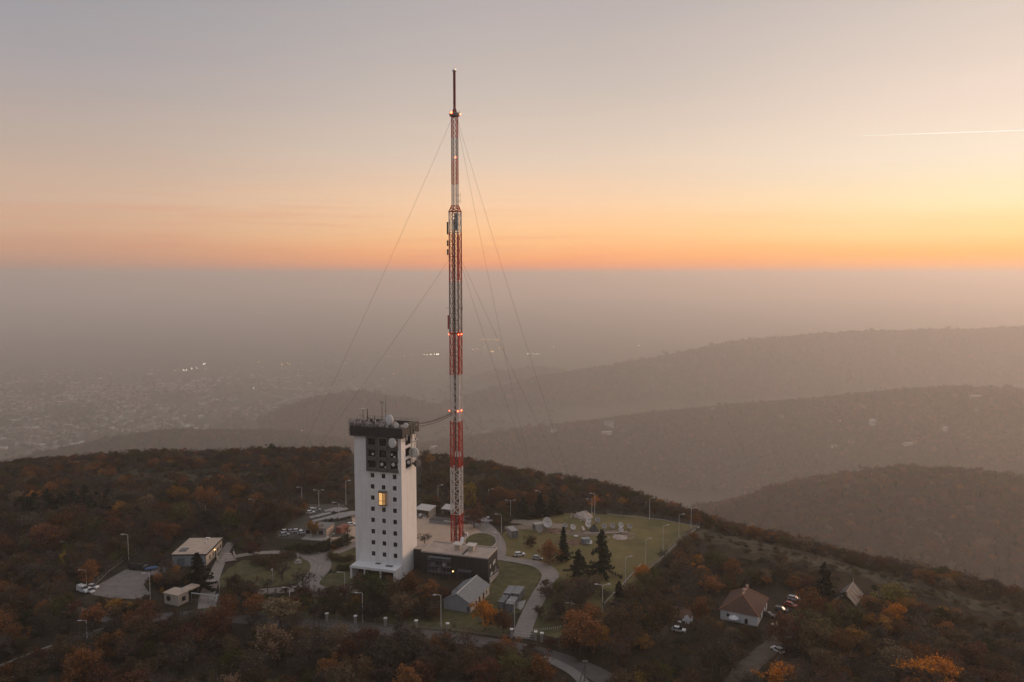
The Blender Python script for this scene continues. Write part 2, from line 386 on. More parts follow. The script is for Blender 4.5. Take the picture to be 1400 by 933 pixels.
M_ASPH = mat('asphalt', (.2, .17, .15), .9, .22, .35, bump=.2)
M_ROAD = mat('road_asphalt', (.11, .095, .085), .9, .22, .35, bump=.2)
M_PATH = mat('worn_paving', (.26, .22, .19), .9, .16, .5)
M_GRAVEL = mat('sandy_gravel', (.50, .36, .255), .95, .12, .25)
M_CONC = mat('concrete', (.34, .31, .28), .9, .15, .6)
M_LAWN = mat('lawn_grass', (.062, .07, .02), .95, .35, .35, c2=(.13, .105, .042), bump=.3)
M_FIELD = mat('meadow_grass', (.12, .108, .034), .95, .3, .08, c2=(.2, .15, .052), bump=.3)
M_DRY = mat('dry_grass', (.045, .039, .02), .95, .3, .16, c2=(.1, .08, .044), bump=.4)
M_DIRT = mat('dirt', (.12, .09, .065), .95, .25, .3)
M_KERB = mat('kerb_stone', (.36, .33, .29), .9, .15, .8)

Z1, Z2, Z3 = .04, .08, .12
poly_sheet('meadow', [(690, 790), (668, 748), (690, 728), (720, 712), (775, 702), (870, 705), (955, 720), (920, 752), (882, 790), (845, 828), (820, 850), (760, 872), (726, 866), (728, 835), (748, 806), (758, 788), (748, 774), (700, 760)], Z1, M_FIELD)
poly_sheet('lawn', [(722, 868), (732, 832), (752, 802), (764, 788), (790, 800), (800, 835), (775, 862), (745, 870)], Z1 + .02, M_LAWN)
poly_sheet('lawn', [(686, 769), (712, 770), (738, 776), (747, 784), (740, 798), (728, 815), (718, 836), (640, 856), (560, 848), (640, 800), (676, 796)], Z1, M_LAWN)
poly_sheet('lawn', [(292, 800), (312, 778), (330, 767), (365, 763), (405, 762), (427, 766), (436, 774), (432, 787), (414, 797), (370, 803), (318, 806)], Z2, M_LAWN)
poly_sheet('lawn', [(435, 800), (440, 791), (452, 784), (470, 781), (490, 784), (489, 792), (476, 801), (456, 806), (441, 806)], Z2, M_LAWN)
poly_sheet('lawn', [(268, 838), (305, 818), (350, 812), (420, 818), (500, 828), (600, 848), (696, 858), (694, 872), (600, 864), (480, 855), (300, 842)], Z1, M_LAWN)
poly_sheet('lawn', [(448, 772), (450, 760), (470, 752), (488, 750), (488, 782), (470, 779), (455, 782)], Z2, M_LAWN)
poly_sheet('gravel_yard', [(470, 700), (560, 694), (600, 708), (622, 719), (640, 716), (664, 728), (640, 748), (622, 756), (566, 762), (480, 748), (450, 740)], Z1, M_GRAVEL)
poly_sheet('parking_lot', [(124, 813), (127, 804), (172, 779), (203, 778), (232, 772), (236, 780), (206, 788), (196, 800), (205, 812), (196, 820), (150, 818)], Z1, M_ASPH)
poly_sheet('parking_lot', [(380, 712), (400, 700), (425, 690), (470, 690), (482, 712), (470, 734), (420, 738), (378, 736)], Z1, mat('worn_tarmac', (.075, .066, .05), .9, .2, .3))
# paths and roads
strip('path', [(662, 759), (700, 765.5), (725, 769.5), (742, 775), (752, 785), (749, 797), (739, 812), (729, 830), (720, 850), (712, 872)], [4.4, 5, 6, 6.5, 6, 5.5, 5.5, 5.5], Z2, M_PATH)
strip('path', [(634, 706), (655, 716), (670, 728), (680, 742), (682, 757), (676, 764)], [9, 8, 6.5, 6, 5], Z2, M_PATH)
strip('path', [(490, 742), (470, 750), (452, 757), (430, 761)], 6, Z2, M_PATH)
strip('path', [(408, 757), (425, 759.5), (437, 767), (438, 778), (428, 791), (421, 800), (432, 808), (452, 810), (480, 807), (500, 799), (530, 800)], [5, 9, 8, 7.5, 7, 8, 9, 6.5, 6, 6], Z2 - .015, M_PATH)
strip('path', [(424, 802), (400, 806), (340, 812), (300, 822)], 5.5, Z1 + .015, M_PATH)
strip('path', [(282, 832), (284, 812), (291, 794), (299, 774), (306, 758), (316, 742)], [5.5, 5, 4.2, 3.8, 3.4], Z2, M_PATH)
strip('path', [(306, 765), (330, 760), (365, 756), (410, 756)], 3.6, Z2 + .015, M_PATH)
strip('road', [(-60, 806), (40, 818), (150, 846), (262, 842), (320, 846), (480, 859), (620, 873), (720, 889), (770, 903), (815, 922), (850, 945), (880, 975)], [5, 5.5, 6, 7, 6.5, 6.5, 6.5, 6.5, 7, 7, 7], Z1 + .03, M_ROAD)
strip('pavement', [(742, 900), (762, 908), (786, 922), (806, 945), (820, 975)], 3.2, .14, mat('pavement_slabs', (.22, .195, .175), .9, .15, .6), thick=.12)
strip('dirt_road', [(990, 965), (1010, 928), (1034, 902), (1058, 882), (1078, 864), (1088, 846)], [6, 6, 6, 5, 5], Z1, M_DIRT, wob=.06)
strip('field_track', [(940, 726), (985, 737), (1040, 748), (1100, 762), (1165, 779), (1230, 798), (1300, 817), (1370, 838), (1450, 866)], [10, 14, 18, 15, 12, 10, 9, 9], .12, M_DRY, drape=True, wob=.28)
strip('rut', [(1000, 738.5), (1050, 746), (1100, 756), (1150, 770), (1195, 785)], 1.2, .2, M_DIRT, drape=True, wob=.1)
strip('rut', [(1005, 743), (1052, 751), (1095, 761), (1140, 774), (1180, 788)], 1.2, .2, M_DIRT, drape=True, wob=.1)
strip('footpath', [(1236, 925), (1243, 905), (1250, 888), (1264, 872), (1268, 858), (1258, 842), (1252, 826)], 1.0, .12, mat('trodden_earth', (.13, .1, .075), .95, .2, .4), drape=True, wob=.1)
strip('glade', [(110, 654), (200, 648), (300, 652), (380, 657)], [8, 26, 30, 12], .1, M_DRY, wob=.2)
strip('glade', [(585, 655), (640, 652), (690, 655)], [6, 18, 8], .1, M_DRY, wob=.2)
strip('field_path', [(690, 722), (730, 722), (790, 730), (840, 728), (868, 731)], [4, 7, 7, 5, 3], Z2, mat('bare_earth', (.2, .15, .105), .95, .2, .4), wob=.15)
strip('sand_patch', [(700, 713), (740, 717), (775, 722)], [5, 9, 5], Z2 + .02, mat('pale_sand', (.26, .21, .16), .95, .2, .5), wob=.2)
# round lawn by the mast with its kerb
cx, cy0 = G(657, 741); mb = MB(); n = 40
ring = [(cx + 6.6 * math.cos(2 * math.pi * i / n), cy0 + 10.5 * math.sin(2 * math.pi * i / n)) for i in range(n)]
mb.prism(ring, 0, .32); obj('lawn', mb, M_LAWN, kind='structure')
mb = MB(); mb.tube([(x, y, .25) for x, y in ring + ring[:1]], .28, 4, False); obj('kerb', mb, M_KERB, kind='structure')
for pts in ([(405, 760), (428, 764.5), (438, 774), (433, 788), (414, 798)], [(444, 784), (436, 796), (436, 805), (448, 808), (475, 802), (491, 793), (491, 786)], [(668, 765), (700, 769), (726, 774)]):
    mb = MB(); mb.tube([(*G(*p), .22) for p in pts], .2, 4); obj('kerb', mb, M_KERB, kind='structure')

# ------------------------------------------------------------------ white tower
YAW = R(-17); O = G(487, 783); ca, sa = math.cos(R(17)), math.sin(R(17))
def W(u, v, z=0): return (O[0] + u * ca + v * sa, O[1] - u * sa + v * ca, z)
def local_ray(px, py):
    d = ray(px, py); ox, oy = -O[0], -O[1]
    return (ox * ca - oy * sa, ox * sa + oy * ca, CAMH), (d[0] * ca - d[1] * sa, d[0] * sa + d[1] * ca, d[2])
def on_v(px, py, v):                              # photo point -> tower frame on the plane v = const
    o, d = local_ray(px, py); t = (v - o[1]) / d[1]; return (o[0] + d[0] * t, v, o[2] + d[2] * t)
def on_u(px, py, u):
    o, d = local_ray(px, py); t = (u - o[0]) / d[0]; return (u, o[1] + d[1] * t, o[2] + d[2] * t)
def on_z(px, py, z):
    o, d = local_ray(px, py); t = (z - o[2]) / d[2]; return (o[0] + d[0] * t, o[1] + d[1] * t, z)

M_WHITE = streaked('white_render', (.74, .73, .72), (.56, .55, .54))
M_DARKM = mat('dark_metal', (.02, .021, .022), .6, .3, 1.5)
M_GREYM = mat('grey_metal', (.2, .2, .2), .5, .15, 1.2, metal=.3)
M_LIGHTM = mat('pale_galvanised', (.5, .49, .47), .5, .1, 2)
M_GLASS = mat('dark_glass', (.012, .013, .016), .12, .2, .5, spec=.6)
M_DEEP = mat('recess_shade', (.03, .028, .027), .9, .3, .7)  # shade of the loggia recesses, put into a near-black colour
M_RADOME = mat('pale_radome', (.62, .60, .58), .6, .06, 2)
M_PANEL = mat('off_white_antenna', (.5, .46, .44), .6, .15, 1)
M_LEDGE = mat('grey_concrete', (.10, .095, .09), .85, .2, .8)
M_WARM = mat('lit_room', (.8, .45, .15), .6, .1, 1, emit=(1.0, .56, .2), estr=.72)
M_REDL = mat('red_warning_lamp', (.8, .08, .03), .4, .05, 1, emit=(1.0, .09, .03), estr=14)
M_WHITEL = mat('white_lamp', (.9, .85, .8), .4, .05, 1, emit=(1.0, .82, .7), estr=8)
M_AMBER = mat('amber_lamp', (.9, .6, .3), .4, .05, 1, emit=(1.0, .55, .2), estr=6)

def face_with_holes(mb, a0, a1, z0, z1, holes, depth, P3, deep=None):
    """wall face in (a,z) with rectangular openings; P3(a,z,d) maps to space, d = depth inwards"""
    A = sorted({a0, a1, *[h[0] for h in holes], *[h[1] for h in holes]}); Zs = sorted({z0, z1, *[h[2] for h in holes], *[h[3] for h in holes]})
    for i in range(len(A) - 1):
        for k in range(len(Zs) - 1):
            am, zm = (A[i] + A[i + 1]) / 2, (Zs[k] + Zs[k + 1]) / 2
            if any(h[0] < am < h[1] and h[2] < zm < h[3] for h in holes): continue
            mb.add([P3(A[i], Zs[k], 0), P3(A[i + 1], Zs[k], 0), P3(A[i + 1], Zs[k + 1], 0), P3(A[i], Zs[k + 1], 0)], [(0, 1, 2, 3)])
    for h in holes:
        dp = h[4] if len(h) > 4 else depth; c = [(h[0], h[2]), (h[1], h[2]), (h[1], h[3]), (h[0], h[3])]
        for i in range(4):
            (p, q), (r_, t) = c[i], c[(i + 1) % 4]
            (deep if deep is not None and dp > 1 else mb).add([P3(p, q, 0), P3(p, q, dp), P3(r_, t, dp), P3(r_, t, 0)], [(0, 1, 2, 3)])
tower = thing('transmitter_tower', 'tall white concrete transmitter tower crowned with dishes and antennas', 'tower', (*O, 0), YAW)
TW, TD, TH = 19.0, 13.0, 52.4
WC = [7.3, 11.75, 16.2]; WZ = [8.1, 12.3, 16.5, 20.8, 25.0, 29.2, 33.4, 37.6]
LC = [(5.75, 8.75), (10.15, 13.15), (14.65, 17.65)]; LZ = [(40.5, 43.1), (44.6, 47.2), (48.8, 51.4)]
holes = [(u - .75, u + .75, z - .85, z + .85, .3) for u in WC for z in WZ if not (u == 11.75 and z == 29.2)]
holes += [(a, b, z0, z1, 1.8) for a, b in LC for z0, z1 in LZ]
RV = [(3.6, 8.2, 40.0, 43.2, 2.2), (3.6, 8.2, 44.4, 47.4, 2.2), (3.6, 8.2, 48.6, 51.6, 2.2)]
mb = MB(); dark_in = MB()
face_with_holes(mb, 0, TW, -.3, TH, holes, .3, lambda a, z, d: (a, d, z), dark_in)
face_with_holes(mb, 0, TD, -.3, TH, RV, .3, lambda a, z, d: (TW - d, a, z), dark_in)
mb.add([(0, 0, -.3), (0, TD, -.3), (0, TD, TH), (0, 0, TH)], [(0, 3, 2, 1)]); mb.add([(0, TD, -.3), (TW, TD, -.3), (TW, TD, TH), (0, TD, TH)], [(1, 0, 3, 2)])
mb.add([(0, 0, TH), (TW, 0, TH), (TW, TD, TH), (0, TD, TH)], [(0, 1, 2, 3)])
obj('wall', mb, M_WHITE, tower)
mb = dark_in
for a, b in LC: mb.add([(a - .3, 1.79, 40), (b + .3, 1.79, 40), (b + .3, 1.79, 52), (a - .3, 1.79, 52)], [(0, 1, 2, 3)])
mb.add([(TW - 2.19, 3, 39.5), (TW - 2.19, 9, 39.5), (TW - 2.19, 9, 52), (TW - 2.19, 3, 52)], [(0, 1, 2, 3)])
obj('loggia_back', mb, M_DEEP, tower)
wf = MB(); w_ = .75; h_ = .85
for (x0, x1, z0, z1) in ((-w_, w_, -h_, -h_ + .1), (-w_, w_, h_ - .1, h_), (-w_, -w_ + .1, -h_ + .1, h_ - .1), (w_ - .1, w_, -h_ + .1, h_ - .1), (-.04, .04, -h_ + .1, h_ - .1)): wf.box(x0, x1, .14, .2, z0, z1)
wf_m = mesh_of('window_frame', wf, mat('window_frame_grey', (.12, .11, .1), .6)); wg_m = mesh_of('window_pane', MB().box(-w_, w_, .22, .26, -h_, h_), M_GLASS)
for u in WC:
    for z in WZ:
        if u == 11.75 and z == 29.2: continue
        o = obj('window', wf_m, None, tower, loc=(u, 0, z)); obj('pane', wg_m, None, o)
ledge = mesh_of('balcony_ledge', MB().box(-1.85, 1.85, -.75, -.003, -1.25, -.04).box(-1.85, 1.85, -.75, -.65, -.04, .1), M_LEDGE)
grid_ = MB()
for k in range(4): grid_.box(-1.45 + k * .95, -1.38 + k * .95, .4, .46, 0, 2.6)
for k in range(2): grid_.box(-1.5, 1.5, .41, .45, .9 + k, .96 + k)
grid_m = mesh_of('loggia_grid', grid_, M_DARKM)
for a, b in LC:
    for z0, z1 in LZ:
        o = obj('balcony', ledge, None, tower, loc=((a + b) / 2, 0, z0)); obj('grating', grid_m, None, o)
for k in range(4):
    x = [5.3, 9.45, 13.9, 18.1][k]
    obj('pilaster', MB().box(x - .32, x + .32, -.35, -.004, 39.2, 52.3), M_LEDGE if k < 3 else M_WHITE, tower)
srm = mat('loggia_concrete', (.2, .19, .185), .85, .2, .8); mb = MB()
for a, b in ((5.3, 5.74), (8.76, 10.14), (13.16, 14.64), (17.66, 18.1)): mb.box(a, b, -.03, -.003, 39.2, 52.3)
for a, b in LC:
    for z0, z1 in ((39.2, 40.49), (43.11, 44.59), (47.21, 48.79), (51.41, 52.3)): mb.box(a - .01, b + .01, -.025, -.003, z0, z1)
obj('loggia_surround', mb, srm, tower)
# lit bay window
bay = obj('bay_window', MB().box(10.35, 13.05, -1.35, -.005, 31.6, 31.9).box(10.35, 13.05, -1.35, -.005, 26.9, 27.2).box(10.35, 10.5, -1.35, -1.2, 27.2, 31.6).box(12.9, 13.05, -1.35, -1.2, 27.2, 31.6).box(11.85, 12.05, -1.35, -1.2, 27.2, 31.6).box(12.9, 13.05, -.15, -.005, 27.2, 31.6).box(10.35, 10.5, -.15, -.005, 27.2, 31.6).box(10.5, 12.9, -1.35, -1.2, 28.6, 28.75), M_DARKM, tower, label='lit bay window with warm orange panes')
obj('pane', MB().box(10.5, 11.85, -1.27, -1.24, 27.2, 31.6), M_WARM, bay); obj('pane', MB().box(12.05, 12.9, -1.27, -1.24, 27.2, 31.6), mat('half_lit_room', (.5, .3, .12), .5, .5, 1.2, c2=(.2, .13, .07), emit=(1.0, .5, .16), estr=.34), bay)
obj('side_pane', MB().box(12.96, 12.99, -1.2, -.15, 27.2, 31.6), mat('amber_side_glass', (.22, .17, .13), .15, .1, 1, emit=(1, .5, .2), estr=.12), bay)
obj('cover', MB().box(10.2, 13.2, -1.5, -.006, 31.9, 32.25), M_GREYM, bay)
# roof terrace
par = MB().box(-.9, TW + .9, -1.1, -.75, TH + .02, 55.8).box(-.9, TW + .9, TD + .6, TD + .9, TH + .02, 55.8).box(-.9, -.6, -.75, TD + .6, TH + .02, 55.8).box(TW + .6, TW + .9, -.75, TD + .6, TH + .02, 55.8)
par.box(-1.1, TW + 1.1, -1.3, TD + 1.1, TH - .25, TH + .02)
obj('parapet', par, M_DARKM, tower)
ribs = MB()
for k in range(14): ribs.box(-.9 + k * 1.6, -.75 + k * 1.6, -1.18, -1.1, TH + .1, 55.7)
ribs.box(9.6, 11.4, -1.35, -1.1, TH + .8, TH + 2.6); obj('parapet_ribs', ribs, mat('grey_black_metal', (.032, .032, .032), .6), tower)
obj('roof_deck', MB().box(-.6, TW + .6, -.75, TD + .6, TH + 1.6, TH + 1.9), M_LEDGE, tower)
rail = MB()
for (x0, y0, x1, y1) in ((-1, -1.2, TW + 1, -1.2), (TW + 1, -1.2, TW + 1, TD + 1), (TW + 1, TD + 1, -1, TD + 1), (-1, TD + 1, -1, -1.2)):
    for zz in (56.3, 56.9): rail.tube([(x0, y0, zz), (x1, y1, zz)], .06, 4)
    for k in range(9):
        x, y = x0 + (x1 - x0) * k / 8, y0 + (y1 - y0) * k / 8; rail.tube([(x, y, 55.7), (x, y, 57)], .06, 4)
obj('railing', rail, M_GREYM, tower)
obj('lift_house', MB().bbox(6.5, 12.5, 5.5, 10.5, TH + 1.9, 56.6, .1), M_LEDGE, tower)
cn = MB().box(.6, TW - .3, -5.6, -.01, 4.1, 4.75).box(.6, 1.2, -5.6, -.01, 0, 4.1).box(TW - 1.1, TW - .3, -5.6, -.01, 0, 4.1).box(6, 6.4, -5.4, -5, 0, 4.1).box(12.4, 12.8, -5.4, -5, 0, 4.1)
cn.box(.5, TW - .2, -5.7, -5.55, 4.0, 4.9)
cnp = obj('entrance_canopy', cn, M_WHITE, tower); obj('hatch', MB().box(8.6, 10.6, -1.4, -.5, 4.75, 4.95), M_LEDGE, cnp); obj('hatch', MB().box(13.2, 16, -2.6, -1.2, 4.75, 4.85), M_LEDGE, cnp)
obj('entrance_glazing', MB().box(1.3, TW - 1.2, -.16, -.02, .1, 4.0), M_GLASS, tower)

# ------------------------------------------------------------------ dishes and aerials carried by the tower
def frame_to(dirv):
    return Vector(dirv).to_track_quat('Z', 'Y').to_matrix().to_4x4()
def drum_dish(p, r, dirv, label, group=None, back=1.0, cat='dish', name='microwave_dish', face=None):
    """covered microwave dish: flat radome, deep shroud, mounting arm. p = tower frame"""
    t = thing(name, label, cat, W(*p), YAW, group); m = frame_to(dirv)
    obj('shroud', MB().lathe([(r * .35, -r * .75), (r * .8, -r * .5), (r, -r * .3), (r, r * .12), (r * .97, r * .12)], 20, m), M_RADOME, t, True)
    obj('radome', MB().lathe([(r * .965, r * .08), (r * .96, r * .13), (r * .5, r * .2), (.01, r * .22)], 20, m), face or M_RADOME, t)
    d = Vector(dirv).normalized()
    obj('mount', MB().tube([-d * r * .6, -d * (r * .75 + back)], max(.06, r * .12), 6).tube([-d * (r * .7 + back * .5) + Vector((0, 0, -r)), -d * (r * .7 + back * .5) + Vector((0, 0, r))], .06, 5), M_GREYM, t)
    return t
p = on_v(536, 606, -1.7); drum_dish(p, 1.75, (-.45, -1, .05), 'big pale drum dish hanging before the top right loggia of the white tower', back=.6)
p = on_u(565.5, 619, 20.6); drum_dish(p, 1.85, (.12, -1, 0), 'largest round pale dish on the lit right side of the white tower', back=.8)
p = on_v(531.7, 574.5, 1.0); drum_dish(p, 1.9, (-.5, -1, .1), 'tall oval grey white dish turned left on the tower roof, largest up there', back=.6)
p = on_v(541.5, 582, -1.6); drum_dish(p, .95, (.0, -1, 0), 'round white dish on the parapet, directly right of the tall oval roof dish', back=.5)
p = on_v(554.5, 582, -1.6); drum_dish(p, .95, (.05, -1, 0), 'round white dish on the parapet at the right front corner of the tower roof', back=.5)
t = thing('horn_antenna', 'dark cone shaped horn antenna jutting from the right side of the white tower', 'antenna', W(*on_u(568.5, 634, 20.6)), YAW)
obj('horn', MB().lathe([(.3, -1.5), (.4, -1.2), (1.5, .7), (1.5, 1.3), (1.3, 1.32)], 16, frame_to((.9, -.3, .1))), mat('dark_grey_paint', (.07, .07, .075), .6), t, True)
obj('bracket', MB().tube([(-1.7, .5, -.4), (-.4, .1, -.1)], .14, 6), M_GREYM, t)
for (px, py, r, lab) in ((509.5, 621, .42, 'small white dish in the middle loggia of the left loggia column'), (522, 635.2, .6, 'round white dish at the left edge of the lowest central loggia'),
                         (537.5, 635.5, .68, 'larger round white dish in the lowest right loggia of the tower front'), (544.2, 635.5, .4, 'smaller white dish in the lowest right loggia, beside the larger one'),
                         (535.5, 622, .4, 'small white dish in the left half of the middle right loggia'), (539.2, 625.2, .38, 'tiny white dish low in the middle right loggia'),
                         (526.8, 639, .3, 'tiny white dish on the sill of the lowest central loggia')):
    drum_dish(on_v(px, py, -.3), r, (-.1, -1, 0), lab, back=.5)
drum_dish(on_u(558.5, 632.5, 19.3), .65, (.5, -1, 0), 'small round white dish in the lowest side opening of the white tower', back=.5)
def whip(px, pyb, pyt, v, label, head=None, r=.09):
    b = on_v(px, pyb, v); tp = on_v(px, pyt, v); t = thing('whip_antenna', label, 'antenna', W(*b), YAW); h = tp[2] - b[2]
    obj('pole', MB().tube([(0, 0, -1.2), (0, 0, h * .55), (0, 0, h)], [r * 1.2, r, r * .6], 5), M_DARKM, t)
    if head == 'disc': obj('cap', MB().lathe([(.05, h), (.9, h + .05), (.95, h + .35), (.3, h + .55)], 12), M_PANEL, t)
    elif head == 'dipole': obj('dipole', MB().tube([(-.55, 0, h - .7), (.55, 0, h - .7)], .06, 4).tube([(-.55, 0, h - 1.2), (-.55, 0, h - .2)], .06, 4).tube([(.55, 0, h - 1.4), (.55, 0, h - .2)], .06, 4), M_DARKM, t)
    else: obj('clamp', MB().box(-.15, .15, -.15, .15, h * .3, h * .36), M_DARKM, t)
whip(496.5, 576, 560, 3.5, 'mast with a white disc cap at the left end of the tower roof', 'disc', .14)
whip(502.5, 577, 559, 4, 'thick plain dark pole second from the left on the tower roof', None, .2)
whip(522.5, 577, 548, 6, 'tall dark mast with dipole tips on the middle of the tower roof', 'dipole', .12)
whip(527.5, 572, 541, 8, 'tallest hair thin whip antenna on the tower roof', None, .07)
whip(512, 577, 568, 2, 'short dark stub aerial between the tower roof masts', None, .12)
# crowd of small dishes and panels round the parapet
gd = 'small dishes and aerials crowded along the tower roof edge'
small = None
spots = []
for k in range(52):
    if k < 38: p = (-1.4 + random.random() ** 1.3 * 15, -1.1 + random.random() * 3.5, 56.2 + random.random() * 1.6)
    elif k < 45: p = (-1.6 + random.random() * .8, random.random() * 9, 54.5 + random.random() * 2.6)
    else: p = (12 + random.random() * 7, -1.0 + random.random() * 4, 56.1 + random.random() * .9)
    a = random.uniform(-2.2, .8); spots.append((p, a, random.uniform(.32, .78)))
for k, (p, a, r) in enumerate(spots):
    if small is None:
        small = thing('small_dish', 'small pale dish crowded among others along the tower roof railing', 'dish', W(*p), 0, gd); m = frame_to((0, -1, .1))
        obj('reflector', MB().lathe([(.1, -.4), (.7, -.2), (1, .1), (.97, .12), (.01, -.05)], 12, m), mat('pinkish_white_dish', (.5, .43, .41), .6), small, True)
        obj('mount', MB().tube([(0, .3, -1.6), (0, .3, .2)], .12, 4), M_GREYM, small); small.scale = (r,) * 3; small.rotation_euler[2] = a
    else: dup(small, W(*p), a, scale=r)
pan = None
for k in range(16):
    p = (random.choice([-1.3, 4 + random.random() * 10, 19.4, 20.2]), random.random() * 10 - .8, 55.8 + random.random() * 1.2)
    if p[0] > 18: p = (p[0], p[1], 50.5 + random.random() * 6)
    if pan is None:
        pan = thing('panel_antenna', 'slim upright panel antenna on the tower roof edge or upper right side', 'antenna', W(*p), YAW, 'slim panel antennas round the tower top')
        obj('panel', MB().bbox(-.2, .2, -.12, .12, -.2, 1.7, .04), M_PANEL, pan); obj('pole', MB().tube([(0, .25, -.9), (0, .25, 1.8)], .06, 5), M_GREYM, pan)
    else: dup(pan, W(*p), YAW + random.uniform(-1.2, 1.2), scale=random.uniform(.7, 1.2))
t = thing('roof_equipment_rack', 'long dark steel rack packed with small boxes along the left half of the tower roof', 'rack', W(4.2, -.2, 55.9), YAW)
mb = MB()
for x in (-5.4, -3, -.6, 1.8, 4.2, 6.6):
    h_ = 1.6 + (x * 7.3 % 1.9); mb.tube([(x, 0, -.2), (x, 0, h_)], .1, 5); mb.tube([(x, 1.6, -.2), (x, 1.6, h_ * .8)], .1, 5); mb.tube([(x, 0, h_ * .9), (x + 1.2, 1.6, h_ * .5)], .06, 4)
for z in (.5, 1.3): mb.tube([(-5.6, 0, z), (6.8, 0, z)], .07, 4); mb.tube([(-5.6, 1.6, z), (6.8, 1.6, z)], .07, 4)
obj('frame', mb, M_DARKM, t); mb = MB(); mb2 = MB()
for k in range(54):
    x = -5.6 + 12.2 * random.random() ** 1.2; z = random.random() * (2.3 if x < 2 else 1.4); a = random.uniform(.14, .42)
    (mb if k % 3 else mb2).bbox(x, x + a, -.25 - a * .5, -.22 + a * .3, z, z + a * random.uniform(.8, 2.2), .03)
obj('radio_unit', mb, mat('pinkish_white_box', (.46, .39, .37), .6), t); obj('dark_unit', mb2, M_GREYM, t)
t = thing('corner_antenna_frame', 'rusty frame of pale antennas hanging outside the left end of the tower parapet', 'rack', W(-1.5, 1, 54), YAW)
mb = MB(); mb2 = MB()
for y in (-1.5, 1.5, 5, 8): mb.tube([(0, y, -1.6), (-.2, y, 4.2)], .09, 5); mb.tube([(.5, y, .5), (-.3, y, .5)], .07, 4)
for z in (-.8, 1, 2.6): mb.tube([(0, -1.8, z), (0, 8.3, z)], .06, 4)
for k in range(26): y = random.uniform(-1.7, 8); z = random.uniform(-1.8, 4); a = random.uniform(.2, .5); mb2.bbox(-.55 - a * .4, -.2, y, y + a, z, z + a * random.uniform(.8, 2.4), .03)
obj('frame', mb, M_GREYM, t); obj('antenna_unit', mb2, mat('pinkish_white_box', (.46, .39, .37), .6), t)
# steelwork on the right side
t = thing('antenna_rack', 'rusty white steel rack of antenna equipment on the tower top right corner', 'rack', W(TW + .9, 8, 46), YAW)
mb = MB()
for y in (-1.5, 1.5, 3.5):
    mb.tube([(.3, y, -5), (.3, y, 10)], .14, 5)
for z in (-4, -.5, 3, 6, 9): mb.tube([(.3, -1.7, z), (.3, 3.7, z)], .1, 4); mb.tube([(-.9, 1.5, z), (.5, 1.5, z)], .1, 4)
obj('frame', mb, M_GREYM, t)
mb = MB()
for k in range(14): z = random.uniform(-3.5, 9.5); y = random.uniform(-1.6, 3.4); s = random.uniform(.25, .6); mb.bbox(.42, .42 + s, y, y + s, z, z + s * 1.6, .04)
obj('equipment_box', mb, M_PANEL, t)

# ------------------------------------------------------------------ black annex
annex = thing('annex_building', 'low black clad transmitter hall with pale flat roof beside the white tower', 'building', W(36.7, 12, 0), YAW)
def A_(u, v, z): return (u - 36.7, v - 12, z)
M_BLACK = mat('black_cladding', (.028, .029, .031), .55, .25, .9); M_ROOF = mat('gravel_roof', (.42, .34, .28), .95, .22, .25)
AH = 8.5
mb = MB().box(23.7 - 36.7, 49.7 - 36.7, 6.4 - 12, 18 - 12, -.2, AH - .35).box(17.5 - 36.7, 23.69 - 36.7, 9.9 - 12, 16.4 - 12, -.2, AH - .9)
obj('wall', mb, M_BLACK, annex)
pl = MB()
for k in range(17): pl.box(23.7 - 36.7 + .8 + k * 1.55, 23.7 - 36.7 + .86 + k * 1.55, -5.66, -5.603, .2, AH - .5)
for k in range(7): pl.box(13.003, 13.06, -5.2 + k * 1.6, -5.14 + k * 1.6, .2, AH - .5)
obj('cladding_joints', pl, mat('black_trim', (.05, .05, .052), .5), annex)
obj('roof', MB().box(-12.7, 12.7, -5.3, 5.7, AH - .34, AH - .12).box(-18.9, -13.02, -1.9, 4.2, AH - .89, AH - .7), M_ROOF, annex)
mb = MB().box(-13.1, 13.1, -5.75, -5.3, AH - .3, AH + .22).box(-13.1, 13.1, 5.7, 6.1, AH - .3, AH + .22).box(-13.1, -12.7, -5.3, 5.7, AH - .3, AH + .22).box(12.7, 13.1, -5.3, 5.7, AH - .3, AH + .22)
obj('parapet', mb, mat('pale_coping', (.42, .36, .31), .8), annex)
obj('roof_strip', MB().box(3.6, 4.3, -5, 5.4, AH - .1, AH + .15), mat('pale_coping', (.42, .36, .31), .8), annex)
obj('roof_membrane', MB().box(2.4, 3.5, -5, 5.4, AH - .1, AH - .04), mat('dark_felt', (.09, .08, .072), .9), annex)
rk = MB()   # steel balcony rack
for z in (1.6, 3.9, 6.2): rk.box(-9.6, -.9, -7.4, -5.7, z, z + .18)
for k in range(7): rk.box(-9.6 + k * 1.42, -9.48 + k * 1.42, -7.4, -7.28, 0, 7.1)
for z in (2.5, 2.9, 4.7, 5.1, 7.0): rk.box(-9.6, -.9, -7.36, -7.3, z, z + .07)
rk.box(-9.7, -.8, -7.5, -5.7, 7.1, 7.3)
o = obj('steel_balcony', rk, mat('blue_grey_steel', (.11, .12, .13), .55), annex)
obj('cooling_unit', MB().bbox(-4.2, -2.6, -7.1, -5.8, 4.08, 5.6, .06).bbox(-8.6, -7.2, -7.1, -5.8, 4.08, 5.4, .06).bbox(-6, -4.8, -7.1, -5.8, 1.78, 3.2, .06), M_GREYM, o)
obj('fan', MB().lathe([(.5, 0), (.45, .03), (.05, .01)], 12, Matrix.Translation((-3.4, -7.13, 4.85)) @ Matrix.Rotation(R(90), 4, 'X')), M_RADOME, o)
o = obj('dock_canopy', MB().box(1.8, 7.2, -8.2, -5.7, 3.2, 3.45).box(2, 2.2, -8, -7.8, 0, 3.2).box(6.8, 7, -8, -7.8, 0, 3.2), mat('dark_grey_paint', (.07, .07, .075), .6), annex)
